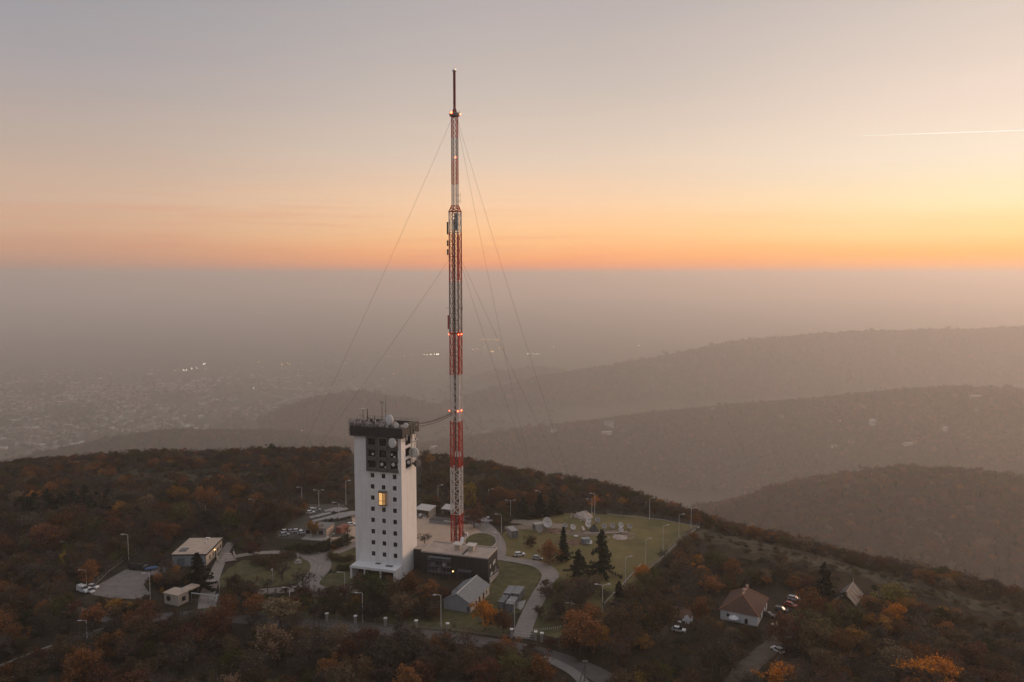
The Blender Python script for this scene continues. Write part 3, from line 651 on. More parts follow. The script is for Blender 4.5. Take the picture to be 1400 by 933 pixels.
obj('wall_lamp', MB().sphere((-.3, -5.95, 2.3), .22), M_AMBER, annex, True, label='lit amber wall lamp')
for (y, z, w) in ((-2.5, 4.4, .5), (1.2, 4.4, .6), (2.6, 4.6, .6), (-1.2, 1.2, .9)):
    o = obj('window', MB().box(13.005, 13.1, y - w, y + w, z - .7, z + .7), M_LIGHTM, annex); obj('pane', MB().box(13.102, 13.12, y - w + .12, y + w - .12, z - .58, z + .58), M_RADOME, o)
o = obj('door', MB().box(13.005, 13.12, 2.8, 4.2, 0, 2.4), M_GREYM, annex); obj('handle', MB().box(13.12, 13.2, 3.0, 3.08, 1, 1.25), M_LIGHTM, o)
for (x, y, lab, flap) in ((36.0, 12.5, 'left roof vent cabin', True), (41.2, 12.8, 'right roof vent cabin', False)):
    v = obj('roof_vent', MB().bbox(x - 36.7 - 1, x - 36.7 + 1, y - 12 - 1, y - 12 + 1, AH - .1, AH + 2, .05), mat('beige_vent', (.4, .36, .31), .8), annex)
    obj('vent_cap', MB().box(x - 36.7 - 1.7, x - 36.7 + 1.7, y - 13.9, y - 10.2, AH + 2.002, AH + 2.3), mat('pale_sheet', (.55, .5, .45), .7), v)
    if flap: obj('flap', MB().box(-.7, .7, 0, .1, 0, 2.0, Matrix.Translation((x - 36.0, y - 10.1, AH + 2.1)) @ Matrix.Rotation(R(-35), 4, 'X')), mat('white_sheet', (.7, .68, .66), .6), v)
# ramp wall right of the annex
t = thing('ramp_wall', 'pale low ramp wall along the right side of the black hall', 'wall', W(51.2, 10, 0), YAW)
obj('wall', MB().add([(0, -6, -.1), (.3, -6, -.1), (.3, 4, -.1), (0, 4, -.1), (0, -6, 2.3), (.3, -6, 2.3), (.3, 4, 1.2), (0, 4, 1.2)], [(3, 2, 1, 0), (4, 5, 6, 7), (0, 1, 5, 4), (1, 2, 6, 5), (2, 3, 7, 6), (3, 0, 4, 7)]), M_CONC, t)
obj('handrail', MB().tube([(.15, -6, 3.2), (.15, 4, 2.1)], .06, 5).tube([(.15, -6, 2.2), (.15, -6, 3.2)], .05, 4).tube([(.15, 4, 1.1), (.15, 4, 2.1)], .05, 4), M_LIGHTM, t)

# ------------------------------------------------------------------ lattice mast
MX, MY = G(625, 748)
mast = thing('lattice_mast', 'very tall red and white guyed lattice mast behind the black hall', 'mast', (MX, MY, 0), YAW)
M_RED = mat('aviation_red', (.42, .032, .016), .6, .2, .6); M_MWHITE = mat('aviation_white', (.58, .55, .53), .6, .14, .6); M_MGREY = mat('weathered_mast_grey', (.2, .17, .16), .7, .2, .5)
def mz(y): return Zat(625, y, MY)
def lattice(z0, z1, hw0, hw1, m, label, nb, leg=.2, br=.085):
    mb = MB(); C4 = [(-1, -1), (1, -1), (1, 1), (-1, 1)]
    at = lambda z: hw0 + (hw1 - hw0) * (z - z0) / (z1 - z0)
    for (a, b) in C4: mb.tube([(a * hw0, b * hw0, z0), (a * hw1, b * hw1, z1)], leg, 6)
    hs = (z1 - z0) / nb
    for k in range(nb):
        za, zb = z0 + k * hs, z0 + (k + 1) * hs; wa, wb = at(za), at(zb)
        for i in range(4):
            (a, b), (c, d) = C4[i], C4[(i + 1) % 4]
            mb.tube([(a * wa, b * wa, za), (c * wb, d * wb, zb)], br, 4, False); mb.tube([(c * wa, d * wa, za), (a * wb, b * wb, zb)], br, 4, False)
            mb.tube([(a * wa, b * wa, za), (c * wa, d * wa, za)], br * .9, 4, False)
    return obj('lattice_section', mb, m, mast, label=label)
HW = 1.85
bands = [(748, 702, M_RED, 'lowest red lattice section'), (702, 638, M_MWHITE, 'lowest white lattice section'), (638, 575, M_RED, 'second red lattice section'), (575, 512, M_MWHITE, 'second white lattice section'),
         (512, 452, M_RED, 'third red lattice section'), (452, 385, M_MGREY, 'third pale lattice section'), (385, 318, M_RED, 'fourth red lattice section'), (318, 290, M_MWHITE, 'uppermost wide white lattice section')]
for y0, y1, m, lab in bands:
    z0, z1 = mz(y0), mz(y1); lattice(z0, z1, HW, HW, m, lab, max(2, round((z1 - z0) / 4.3)), .24, .12)
lattice(mz(290), mz(281), HW, 1.0, M_RED, 'tapering neck section', 2)
lattice(mz(281), mz(252), 1.0, 1.0, M_MWHITE, 'slim lowest pale upper section', 4, .15, .085); lattice(mz(252), mz(218), 1.0, 1.0, M_RED, 'slim red upper section', 5, .16, .09); lattice(mz(218), mz(188), 1.0, 1.0, M_MGREY, 'slim grey upper section', 4, .15, .085); lattice(mz(188), mz(158), 1.0, 1.0, M_RED, 'slim topmost red section', 4, .16, .09)
core = MB().box(-.6, -.1, -.5, .2, .1, mz(300))
for k in range(60): core.box(-.7, 0, -.56, -.51, 1 + k * 2.1, 1.25 + k * 2.1)
obj('lift_shaft', core, mat('dark_core', (.1, .075, .07), .7), mast)
obj('cable_tray', MB().box(1.15, 1.5, -1.2, .6, mz(452), mz(385)).box(1.15, 1.5, -1.2, .6, mz(575), mz(512)), M_MWHITE, mast, label='pale cable tray')
obj('cable_tray', MB().box(1.15, 1.5, -1.2, .6, .3, mz(704)).box(1.15, 1.5, -1.2, .6, mz(636), mz(577)).box(1.15, 1.5, -1.2, .6, mz(510), mz(454)).box(1.15, 1.5, -1.2, .6, mz(383), mz(322)), M_RED, mast, label='red cable tray')
obj('feeder_panel', MB().box(.2, 1.6, -1.7, -1.45, mz(316), mz(292)), M_GREYM, mast)
z0 = mz(158); mb = MB().lathe([(1.1, z0 - .6), (2.0, z0 - .3), (2.1, z0 + .5), (1.9, z0 + .9), (.8, z0 + 1.0)], 14)
for k in range(8): a = k * math.pi / 4; mb.tube([(2.0 * math.cos(a), 2.0 * math.sin(a), z0 + .5), (2.0 * math.cos(a), 2.0 * math.sin(a), z0 + 1.7)], .06, 4)
obj('top_platform', mb, M_MGREY, mast)
zt = mz(98); mb = MB().lathe([(.8, z0 + 1), (.8, z0 + 2), (.55, z0 + 2.4)] + [((.48 if k % 2 else .56), z0 + 2.6 + (zt - z0 - 3) * k / 30) for k in range(31)] + [(.3, zt)], 12)
obj('top_aerial', mb, mat('dark_red_aerial', (.16, .022, .03), .6), mast)
obj('top_cap', MB().lathe([(.35, zt - .1), (.8, zt), (.85, zt + .5), (.3, zt + .8)], 10), M_MWHITE, mast)
def lamps(y, offs, r=.25, m=None):
    for (a, b) in offs: obj('warning_light', MB().sphere((a, b, mz(y)), r), m or M_REDL, mast, True)
lamps(457, [(-HW - .35, -HW), (HW + .1, -HW - .3), (HW + .45, HW - 1.6)]); lamps(561, [(-HW - .35, -HW), (HW - .3, -HW - .4), (HW + .45, -.2)])
lamps(155.5, [(-.6, -2.0)], .42); lamps(156.5, [(2.2, .4)], .3); lamps(216, [(.7, -.9)], .3); lamps(96.5, [(.35, 0)], .42, M_AMBER)
mb = MB()
for (ya, yb) in ((321, 304), (337, 329), (349, 341)): mb.bbox(-2.75, -2.25, -2.2, -1.6, mz(ya), mz(yb), .08)
obj('panel_antenna', mb, M_DARKM, mast, label='dark stacked panel antennas on the left leg')
obj('panel_antenna', MB().bbox(-2.7, -2.2, -2.2, -1.6, mz(450), mz(431), .08), M_RED, mast, label='long red panel antenna on the left leg')
for k, (dx, y) in enumerate(((.5, 618), (1.6, 618), (2.5, 617))):
    obj('sector_antenna', MB().bbox(dx - .18, dx + .18, -2.6, -2.35, mz(y + 5), mz(y - 2), .04), M_RADOME, mast)
mb = MB()
for y in (610, 618, 268, 276, 295, 307, 421):
    d = 3.6 if y > 400 else 2.9
    mb.tube([(1.2, -1.6, mz(y)), (d, -2.0, mz(y))], .06, 4).tube([(d, -2.0, mz(y) - .9), (d, -2.0, mz(y) + .9)], .07, 4)
mb.tube([(-1.5, -1.6, mz(421)), (-3.2, -2, mz(421))], .07, 4)
obj('side_arm', mb, M_GREYM, mast)
for yb in (561, 457, 352, 290):
    q = HW + .25; z = mz(yb) + .2
    obj('ring_collar', MB().tube([(-q, -q, z), (q, -q, z), (q, q, z), (-q, q, z), (-q, -q, z)], .14, 4, False), M_MWHITE if yb == 561 else M_RED, mast)
obj('foot_block', MB().bbox(-2.6, 2.6, -2.6, 2.6, -.2, .5, .15), M_CONC, mast)
t = thing('equipment_cabinet', 'pale tall cabinet with a white box at the foot of the lattice mast', 'cabinet', (MX + 2.7, MY + 1.5, 0), YAW)
obj('column', MB().bbox(-.4, .4, -.5, .5, 0, 6.6, .05), mat('beige_vent', (.4, .36, .31), .8), t); obj('box', MB().bbox(.42, 1.6, -.6, .6, 4.2, 5.6, .08), M_RADOME, t)
# guy wires
M_WIRE = mat('steel_wire', (.1, .09, .085), .5, .1, 1)
def guy(att, anchor, label, sag=.02, r=.04, group=None):
    a = Vector((*att[:2], att[2])); b = Vector(anchor); pts = []
    for k in range(17):
        q = k / 16; p = a.lerp(b, q); p.z -= sag * (a - b).length * 4 * q * (1 - q) * .5; pts.append(p - a)
    tag(obj('guy_wire', MB().tube(pts, r, 5), M_WIRE, loc=a), label, 'wire', group)
AL = (*G(372, 697), 0); A1 = (*G(727, 650), 0); A2 = (*G(792, 694), 0); A3 = (*G(672, 662), 0)
for nm, y, sg in (('top', 161, .03), ('middle', 352, .02), ('lowest', 561, .012)):
    z = mz(y); dw = .9 if nm == 'top' else 1.9
    guy((MX - dw, MY, z), AL, f'{nm} guy wire running down to the left from the lattice mast', sg)
    guy((MX + dw * .7, MY + dw * .4, z), A3 if nm == 'lowest' else A1, f'{nm} guy wire, steeper of the two running down to the right', sg)
    guy((MX + dw, MY, z), A2, f'{nm} guy wire, flatter of the two running down to the right', sg)
# feeder bridge from the tower roof to the mast
for k, (dz, sg) in enumerate(((0, .08), (.5, .07), (1.0, .085))):
    a = Vector(W(19.5, 2 + k, 56.2 + dz)); b = Vector((MX - 1.2, MY - 1.2 + .5 * k, mz(566) + dz)); pts = []
    for i in range(13):
        q = i / 12; p = a.lerp(b, q); p.z -= sg * (b - a).length * 4 * q * (1 - q) * .6; pts.append(p - a)
    tag(obj('feeder_cable', MB().tube(pts, .11, 5), M_DARKM, loc=a), 'thick black sagging feeder cable between tower roof and lattice mast', 'cable', 'feeder cables from the tower roof to the mast')

# ------------------------------------------------------------------ smaller buildings of the compound
M_GREYSH = mat('blue_grey_sheet', (.24, .255, .27), .6, .1, .8); M_BEIGEW = streaked('beige_render', (.46, .40, .33), (.3, .25, .2)); M_FLAT = mat('beige_flat_roof', (.44, .35, .27), .95, .15, .3)
def base_yaw(a, b): return math.atan2(b[1] - a[1], b[0] - a[0])
# gabled shed
fa, fb = G(607.6, 835.5), G(643, 838.7); bb = G(668.6, 813); sy = base_yaw(fb, bb) - R(90); sw, slen = 9.6, 16.5
t = thing('gabled_shed', 'blue grey gabled metal shed with windows along its right side', 'shed', (*fb, 0), sy)
eh, rh = 3.3, 5.9; mb = MB()
prof = [(-sw, 0), (0, 0), (0, eh), (-sw / 2, rh), (-sw, eh)]
n = 5; vs_ = [(x, 0, z) for x, z in prof] + [(x, slen, z) for x, z in prof]
mb.add(vs_, [(0, 1, 2, 3, 4), (9, 8, 7, 6, 5), (0, 5, 6, 1), (1, 6, 7, 2), (4, 9, 5, 0)]); mb.v = [(x, y, z - .1 if z == 0 else z) for x, y, z in mb.v]
obj('wall', mb, M_GREYSH, t)
rf = MB()
for sgn in (-1, 1):
    cx_ = -sw / 2; x1 = cx_ + sgn * (sw / 2 + .35); z1 = eh - .2
    rf.add([(cx_, -.4, rh + .02), (x1, -.4, z1 + .02), (x1, slen + .4, z1 + .02), (cx_, slen + .4, rh + .02), (cx_, -.4, rh + .14), (x1, -.4, z1 + .14), (x1, slen + .4, z1 + .14), (cx_, slen + .4, rh + .14)], [(0, 1, 2, 3), (4, 5, 6, 7), (0, 1, 5, 4), (1, 2, 6, 5), (2, 3, 7, 6)])
    for k in range(12): y = .1 + k * 1.45; rf.tube([(cx_, y, rh + .16), (x1, y, z1 + .16)], .05, 4)
r_ = obj('roof', rf, mat('grey_sheet_roof', (.19, .2, .205), .55, .1, .8), t)
obj('ridge_cap', MB().box(-sw / 2 - .18, -sw / 2 + .18, -.42, slen + .42, rh + .15, rh + .27), M_LIGHTM, r_)
obj('side_wall_panel', MB().box(.003, .06, .2, slen - .2, .1, eh - .25), mat('cream_side', (.45, .4, .35), .8), t)
for k, (y0, y1, z0, z1) in enumerate(((2.2, 3.3, 1.2, 2.1), (4.4, 5.2, .9, 2.4), (7, 8.2, .3, 2.7), (10.5, 11.7, .3, 2.7), (13.4, 14.2, 1.1, 2.5))):
    o = obj('window', MB().box(.062, .12, y0 - .1, y1 + .1, z0 - .1, z1 + .1), M_LIGHTM, t); obj('pane', MB().box(.122, .14, y0, y1, z0, z1), M_GLASS, o)
obj('corner_door', MB().box(-1.2, -.3, -.06, -.003, 0, 2.1), mat('dark_grey_paint', (.07, .07, .075), .6), t)
# containers / equipment cabins
cabm = mat('grey_container', (.2, .2, .205), .6, .12, .8); cabd = mat('container_door', (.12, .125, .135), .6, .1, .8)
def cabin(loc, rz, L_, Wd, Hh, label, group=None, name='equipment_container', mm=None):
    t = thing(name, label, 'container', loc, rz, group)
    mb = MB().bbox(-Wd / 2, Wd / 2, 0, L_, .15, Hh, .06).box(-Wd / 2 + .1, Wd / 2 - .1, .1, L_ - .1, 0, .15)
    for k in range(int(L_ / .45)): mb.box(Wd / 2, Wd / 2 + .05, .2 + k * .45, .4 + k * .45, .3, Hh - .2); mb.box(-Wd / 2 - .05, -Wd / 2, .2 + k * .45, .4 + k * .45, .3, Hh - .2)
    obj('body', mb, mm or cabm, t)
    d = obj('door', MB().box(-Wd / 2 + .15, -.03, -.08, -.003, .25, Hh - .2).box(.03, Wd / 2 - .15, -.08, -.003, .25, Hh - .2), cabd, t); obj('locking_bar', MB().tube([(-.3, -.12, .3), (-.3, -.12, Hh - .3)], .04, 4).tube([(.3, -.12, .3), (.3, -.12, Hh - .3)], .04, 4), M_LIGHTM, d)
    obj('roof_edge', MB().box(-Wd / 2 - .06, Wd / 2 + .06, -.05, .1, Hh, Hh + .08).box(-Wd / 2 - .06, Wd / 2 + .06, L_ - .1, L_ + .05, Hh, Hh + .08), M_LIGHTM, t); return t
cabin((*G(693, 823), 0), YAW, 6.2, 2.6, 3.1, 'grey equipment container, left of the back pair behind the orange tree')
cabin((*G(704.5, 823.5), 0), YAW, 6.2, 2.7, 3.1, 'grey equipment container, right of the back pair next to the path')
cabin((*G(696, 838), 0), YAW, 5.6, 2.7, 3.1, 'grey equipment container standing in front of the back pair, nearest the fence')
cabin((*G(685, 833), 0), YAW, 5, 2.2, 2.6, 'low dark grey container half hidden behind the bright orange tree', mm=cabd)
poly_sheet('concrete_pad', [(700, 829), (708, 823), (719, 821.5), (716, 830), (712, 835)], Z2, M_CONC)
# flat roofed hall at the left
t = thing('flat_roofed_hall', 'long beige hall with flat gravel roof at the left of the compound', 'building', (-123.3, 293.2, 0), R(2))
obj('wall', MB().box(-6.4, 6.4, 0, 18.4, -.2, 4.4), M_BEIGEW, t)
r_ = obj('roof', MB().box(-6.7, 6.7, -.3, 18.7, 4.402, 4.75), M_FLAT, t); obj('fascia', MB().box(6.702, 6.8, -.35, 18.75, 4.2, 4.85).box(-6.7, 6.7, -.4, -.302, 4.3, 4.8), M_DARKM, r_)
obj('skylight', MB().box(-5, -2.4, 3, 6.4, 4.75, 5.05), M_GLASS, r_); obj('vent', MB().bbox(1.6, 2.3, 12, 12.7, 4.75, 5.5, .08), M_LIGHTM, r_); obj('vent', MB().bbox(.2, 1.8, 17, 17.9, 4.75, 5.3, .08), M_RADOME, r_)
obj('front_wall', MB().box(-6.3, 6.3, -.08, -.003, .1, 4.2), M_GREYSH, t, label='blue grey front wall')
obj('gate', MB().box(-4.6, -1.8, -.16, -.085, 0, 3.2), mat('grey_blue_door', (.13, .15, .17), .6), t)
for y, w, z0, z1 in ((4, .5, 1.2, 2.9), (7.5, .6, 1.2, 2.9), (10, .7, .2, 2.6), (13, .6, 1.3, 2.9), (15.8, .5, 1.3, 2.9)):
    o = obj('window', MB().box(6.402, 6.48, y - w, y + w, z0, z1), M_LEDGE, t); obj('pane', MB().box(6.482, 6.5, y - w + .1, y + w - .1, z0 + .1, z1 - .1), M_GLASS, o)
obj('wall_lamp', MB().sphere((6.6, 9, 3.2), .2), M_AMBER, t, True)
# gatehouse
gx, gy = G(243.8, 829.3); gyaw = base_yaw(G(224, 825), (gx, gy)); t = thing('gatehouse', 'small pale gatehouse with flat overhanging roof and a round dark window', 'gatehouse', (gx, gy, 0), gyaw)
obj('wall', MB().box(-6.2, 0, 0, 4.6, -.1, 3.6), M_BEIGEW, t)
obj('roof', MB().box(-6.5, .25, -.3, 5, 3.602, 3.9).box(-3.4, .25, 5.001, 9.5, 3.5, 4.0), M_FLAT, t)
obj('flue', MB().bbox(-1.4, -1, 3, 3.4, 3.9, 5.2, .05), M_LIGHTM, t)
o = obj('round_window', MB().lathe([(.95, 0), (.95, .08), (.8, .1)], 18, Matrix.Translation((-4.3, -.003, 2.1)) @ Matrix.Rotation(R(90), 4, 'X')), M_DARKM, t); obj('pane', MB().lathe([(.8, .1), (.78, .13), (.02, .13)], 18, Matrix.Translation((-4.3, 0, 2.1)) @ Matrix.Rotation(R(90), 4, 'X')), M_GLASS, o)
o = obj('window', MB().box(.003, .08, 1.6, 3.2, 1.1, 2.6), M_DARKM, t); obj('pane', MB().box(.082, .1, 1.75, 3.05, 1.25, 2.45), M_GLASS, o)
t = thing('entrance_gate', 'pale horizontal bar gate between gatehouse and slanted white gate post', 'gate', (*G(262, 824), 0), base_yaw(G(262, 824), G(296, 828)))
gl = math.dist(G(262, 824), G(296, 828))
obj('top_rail', MB().box(0, gl, -.12, .12, 3.2, 3.5), M_LIGHTM, t)
mb = MB()
for k in range(22): mb.box(k * gl / 21.5, k * gl / 21.5 + .06, -.03, .03, .1, 1.9)
for k in (0, gl / 3, 2 * gl / 3): mb.tube([(k, 0, 0), (k, 0, 3.2)], .09, 6)
mb.box(0, gl, -.04, .04, 1.0, 1.08); obj('bars', mb, M_GREYM, t)
obj('slanted_post', MB().add([(gl - .3, -1.2, 0), (gl + .5, -1.2, 0), (gl + .5, 1.5, 0), (gl - .3, 1.5, 0), (gl + .2, -.2, 3.8), (gl + .8, -.2, 3.8), (gl + .8, .8, 3.8), (gl + .2, .8, 3.8)], [(3, 2, 1, 0), (4, 5, 6, 7), (0, 1, 5, 4), (1, 2, 6, 5), (2, 3, 7, 6), (3, 0, 4, 7)]), M_RADOME, t)
# low service building with three big windows
mx_, my_ = G(446, 735); t = thing('service_building', 'low service building with three dark windows and a warm lit gable wall', 'building', (mx_, my_, 0), R(-12))
obj('wall', MB().box(-9.6, 0, 0, 7.5, -.1, 3.6), mat('pale_render', (.36, .33, .30), .85), t)
obj('gable_wall', MB().box(.003, .12, 0, 7.5, 0, 3.8), mat('warm_lit_render', (.52, .42, .33), .85), t)  # warm light on this end is put into its lighter, warmer colour
obj('roof', MB().box(-10, .4, -.5, 8, 3.602, 3.9), mat('grey_roof_felt', (.19, .18, .165), .9), t)
for k in range(3):
    x = -8.3 + k * 2.95; o = obj('window', MB().box(x - 1.1, x + 1.1, -.08, -.003, .9, 2.9), M_LIGHTM, t); obj('pane', MB().box(x - 1, x + 1, -.1, -.082, 1, 2.8), M_GLASS, o)
obj('terrace', MB().box(-9, 1.6, -5, -.2, 0, .35), M_CONC, t)
t = thing('freight_container', 'salmon red freight container behind the service building', 'container', (*G(463, 730), 0), R(-20))
obj('body', MB().bbox(-1.3, 1.3, 0, 6, .1, 2.7, .05), mat('salmon_paint', (.26, .1, .07), .7), t); obj('door', MB().box(-1.1, 1.1, -.06, -.003, .3, 2.5), mat('dull_red', (.25, .08, .06), .7), t)
# rows of long low flat roofed frames behind it
g0 = 'long low roofed frames behind the service building'; first = None
for k, (px, py, L_) in enumerate(((428, 717.5, 11), (436, 715.5, 14), (446, 714, 14), (455, 713.5, 13), (462, 713, 11), (444, 703.5, 7), (451, 703.5, 7), (458, 704, 7), (424, 712.5, 8), (432, 711, 8))):
    x, y = G(px, py)
    if first is None:
        first = thing('low_shelter', 'long low pale roofed frame standing in parallel rows behind the service building', 'shelter', (x, y, 0), R(-42), g0)
        obj('roof', MB().add([(-.9, 0, 1.7), (.9, 0, 1.35), (.9, 1, 1.35), (-.9, 1, 1.7), (-.9, 0, 1.78), (.9, 0, 1.43), (.9, 1, 1.43), (-.9, 1, 1.78)], [(3, 2, 1, 0), (4, 5, 6, 7), (0, 1, 5, 4), (1, 2, 6, 5), (2, 3, 7, 6), (3, 0, 4, 7)]), mat('pale_panel_roof', (.24, .225, .215), .5), first)
        mb = MB()
        for q in (.03, .35, .65, .97): mb.box(-.8, -.65, q - .006, q + .006, 0, 1.68).box(.65, .8, q - .006, q + .006, 0, 1.38)
        obj('posts', mb, M_GREYM, first); first.scale = (1, L_, 1)
    else: dup(first, (x, y, 0), R(-42), scale=(1, L_, 1))
# small sheds behind the tower
def open_shed(px, py, w, d, h, rz, label):
    t = thing('yard_shed', label, 'shed', (*G(px, py), 0), rz)
    obj('roof', MB().add([(-w / 2 - .3, -.3, h), (w / 2 + .3, -.3, h), (w / 2 + .3, d + .3, h + .8), (-w / 2 - .3, d + .3, h + .8), (-w / 2 - .3, -.3, h + .15), (w / 2 + .3, -.3, h + .15), (w / 2 + .3, d + .3, h + .95), (-w / 2 - .3, d + .3, h + .95)], [(3, 2, 1, 0), (4, 5, 6, 7), (0, 1, 5, 4), (1, 2, 6, 5), (2, 3, 7, 6), (3, 0, 4, 7)]), mat('pale_sheet', (.55, .5, .45), .7), t)
    obj('wall', MB().box(-w / 2, w / 2, d - .2, d, 0, h + .6).box(-w / 2, -w / 2 + .2, 0, d - .2, 0, h).box(w / 2 - .2, w / 2, 0, d - .2, 0, h), M_BEIGEW, t)
    obj('post', MB().box(-.1, .1, 0, .2, 0, h), M_GREYM, t)
open_shed(577, 707, 7.5, 6, 3.2, R(-25), 'open fronted pale shed directly behind the white tower')
open_shed(612, 705, 6, 5, 2.8, R(-20), 'small closed pale shed left of the lattice mast')
t = thing('low_store', 'low dark flat store with a white edge beside the sandy yard', 'shed', (*G(604, 717), 0), YAW)
obj('wall', MB().box(-6, 6, 0, 4, 0, 1.6), M_GREYSH, t); obj('roof', MB().box(-6.2, 6.2, -.2, 4.2, 1.602, 1.8), mat('dark_felt', (.09, .08, .072), .9), t); obj('edge_strip', MB().box(1, 6.2, -.3, -.202, 1.5, 1.9), M_RADOME, t)
mb = MB()
t = thing('stacked_crates', 'heap of small pale crates beside the shed behind the tower', 'crates', (*G(573, 708.5), 0), R(-20))
for k in range(4):
    for q in range(2): obj('crate', MB().bbox(-4 + k * 2, -2.7 + k * 2, -.6, .6, q * 1.02, 1 + q * 1.02, .08), M_RADOME if (k + q) % 2 else M_GREYM, t)
# cabins on the antenna field
cabin((*G(704, 736), 0), R(20), 6, 3, 3.2, 'grey white cabin at the left of the antenna field', name='field_cabin', mm=mat('grey_white_cabin', (.32, .31, .3), .7))
cabin((*G(730, 725), 0), R(-70), 5, 3, 2.9, 'pale cabin with equipment directly left of the largest field dish', name='field_cabin', mm=mat('cream_cabin', (.4, .37, .32), .7))
cabin((*G(796, 744), 0), R(-75), 3, 2.6, 2.4, 'small light grey cabin in the middle of the antenna field beside a white upturned dish', name='field_cabin', mm=M_GREYSH)
# house with hipped tile roof
hx, hy = G(984.8, 846.5); hyaw = R(-28.5); t = thing('tiled_house', 'white house with brown red hipped tile roof among autumn trees', 'house', (hx, hy, 0), hyaw)
hw, hd, he, hr = 11.7, 15.5, 3.4, 7.4
obj('wall', MB().box(0, hw, 0, hd, -.2, he), streaked('house_white', (.62, .62, .63), (.45, .43, .42)), t)
rf = MB(); e = .5; A8 = [(-e, -e, he - .05), (hw + e, -e, he - .05), (hw + e, hd + e, he - .05), (-e, hd + e, he - .05), (hw / 2, 5.2, hr), (hw / 2, 11.5, hr)]
rf.add(A8, [(0, 1, 4), (1, 2, 5, 4), (2, 3, 5), (3, 0, 4, 5), (3, 2, 1, 0)])
r_ = obj('roof', rf, mat('brown_tiles', (.075, .04, .03), .9, .3, 1.6, c2=(.12, .062, .043)), t)
mb = MB()
for a, b in ((0, 4), (1, 4), (4, 5), (2, 5), (3, 5)): mb.tube([Vector(A8[a]) + Vector((0, 0, .05)), Vector(A8[b]) + Vector((0, 0, .05))], .16, 5)
obj('ridge_tiles', mb, mat('orange_ridge_tiles', (.3, .12, .06), .85), r_)
obj('chimney', MB().bbox(hw / 2 - .6, hw / 2 + .2, 7, 7.9, hr - .8, hr + 1.2, .06), mat('pale_brick', (.4, .28, .22), .9), r_); obj('chimney', MB().bbox(hw / 2 - .4, hw / 2 + .4, 11.2, 12, hr - 1, hr + 1, .06), mat('pale_brick', (.4, .28, .22), .9), r_)
obj('tile_repair', MB().box(hw / 2 - .3, hw / 2 + .3, 5.4, 6.6, hr + .1, hr + .3).box(hw / 2 - .3, hw / 2 + .3, 9, 9.8, hr + .1, hr + .3), mat('new_pale_tiles', (.5, .32, .2), .8), r_)
for x, w, z0, z1 in ((2.4, .4, 1.3, 2.5), (4.6, .5, .9, 2.2), (8.2, .45, 0, 1.9)):
    o = obj('window', MB().box(x - w - .1, x + w + .1, -.08, -.003, z0, z1), M_LIGHTM, t); obj('pane', MB().box(x - w, x + w, -.1, -.082, z0 + .1, z1 - .1), M_GLASS, o)
for y in (4, 9, 12.5):
    o = obj('window', MB().box(hw + .003, hw + .08, y - .7, y + .7, 1, 2.5), M_LIGHTM, t); obj('pane', MB().box(hw + .082, hw + .1, y - .6, y + .6, 1.1, 2.4), M_GLASS, o)
t = thing('garden_parasol', 'white folded canopy leaning by the front wall of the tiled house', 'canopy', (*G(1003, 853), 0), hyaw)
obj('cloth', MB().lathe([(1.7, 1.9), (1.1, 2.3), (.05, 2.8)], 8), M_RADOME, t); obj('pole', MB().tube([(0, 0, 0), (0, 0, 2.75)], .05, 5), M_GREYM, t)
# ruined greenhouse frame
gx, gy, gz = TG(1140, 822); t = thing('ruined_greenhouse', 'collapsed grey greenhouse with pale ridge beams right of the tiled house', 'greenhouse', (gx, gy, gz - .2), R(-35))
obj('covering', MB().add([(0, 0, 0), (0, 12, 0), (3.6, 12, 3.6), (3.6, 0, 3.6), (7.2, 0, 0), (7.2, 12, 0)], [(0, 1, 2, 3), (3, 2, 5, 4)]).add([(0, 0, .1), (0, 12, .1), (3.6, 12, 3.7), (3.6, 0, 3.7), (7.2, 0, .1), (7.2, 12, .1)], [(3, 2, 1, 0), (4, 5, 2, 3)]), mat('dirty_plastic', (.11, .095, .085), .7, .25, .5), t)
mb = MB().tube([(3.6, -.3, 3.75), (3.6, 12.3, 3.75)], .15, 5).tube([(0, 12.1, 0), (3.6, 12.1, 3.75), (7.3, 12.1, 0)], .16, 5).tube([(0, -.1, 0), (3.6, -.1, 3.75), (7.3, -.1, 0)], .13, 5).tube([(3.6, 12.1, 3.7), (3.6, 12.1, 5.2)], .12, 5)
for k in range(3): mb.tube([(0, 3 + 3 * k, .15), (3.6, 3 + 3 * k, 3.75), (7.3, 3 + 3 * k, .15)], .07, 4)
obj('frame', mb, mat('bleached_timber', (.38, .3, .25), .85), t)
t = thing('sheeting_coil', 'pale coil of sheeting lying on the left slope of the ruined greenhouse', 'coil', (gx + 1.2, gy + 5.2, gz + 1.7), R(-35))
mb = MB(); mb.tube([(1.3 * math.cos(a) * (1 - a / 60), 1.0 * math.sin(a), .45 * math.cos(a) * 2 + a * .02) for a in np.linspace(0, 14, 60)], .16, 5); obj('coil', mb, M_PANEL, t)

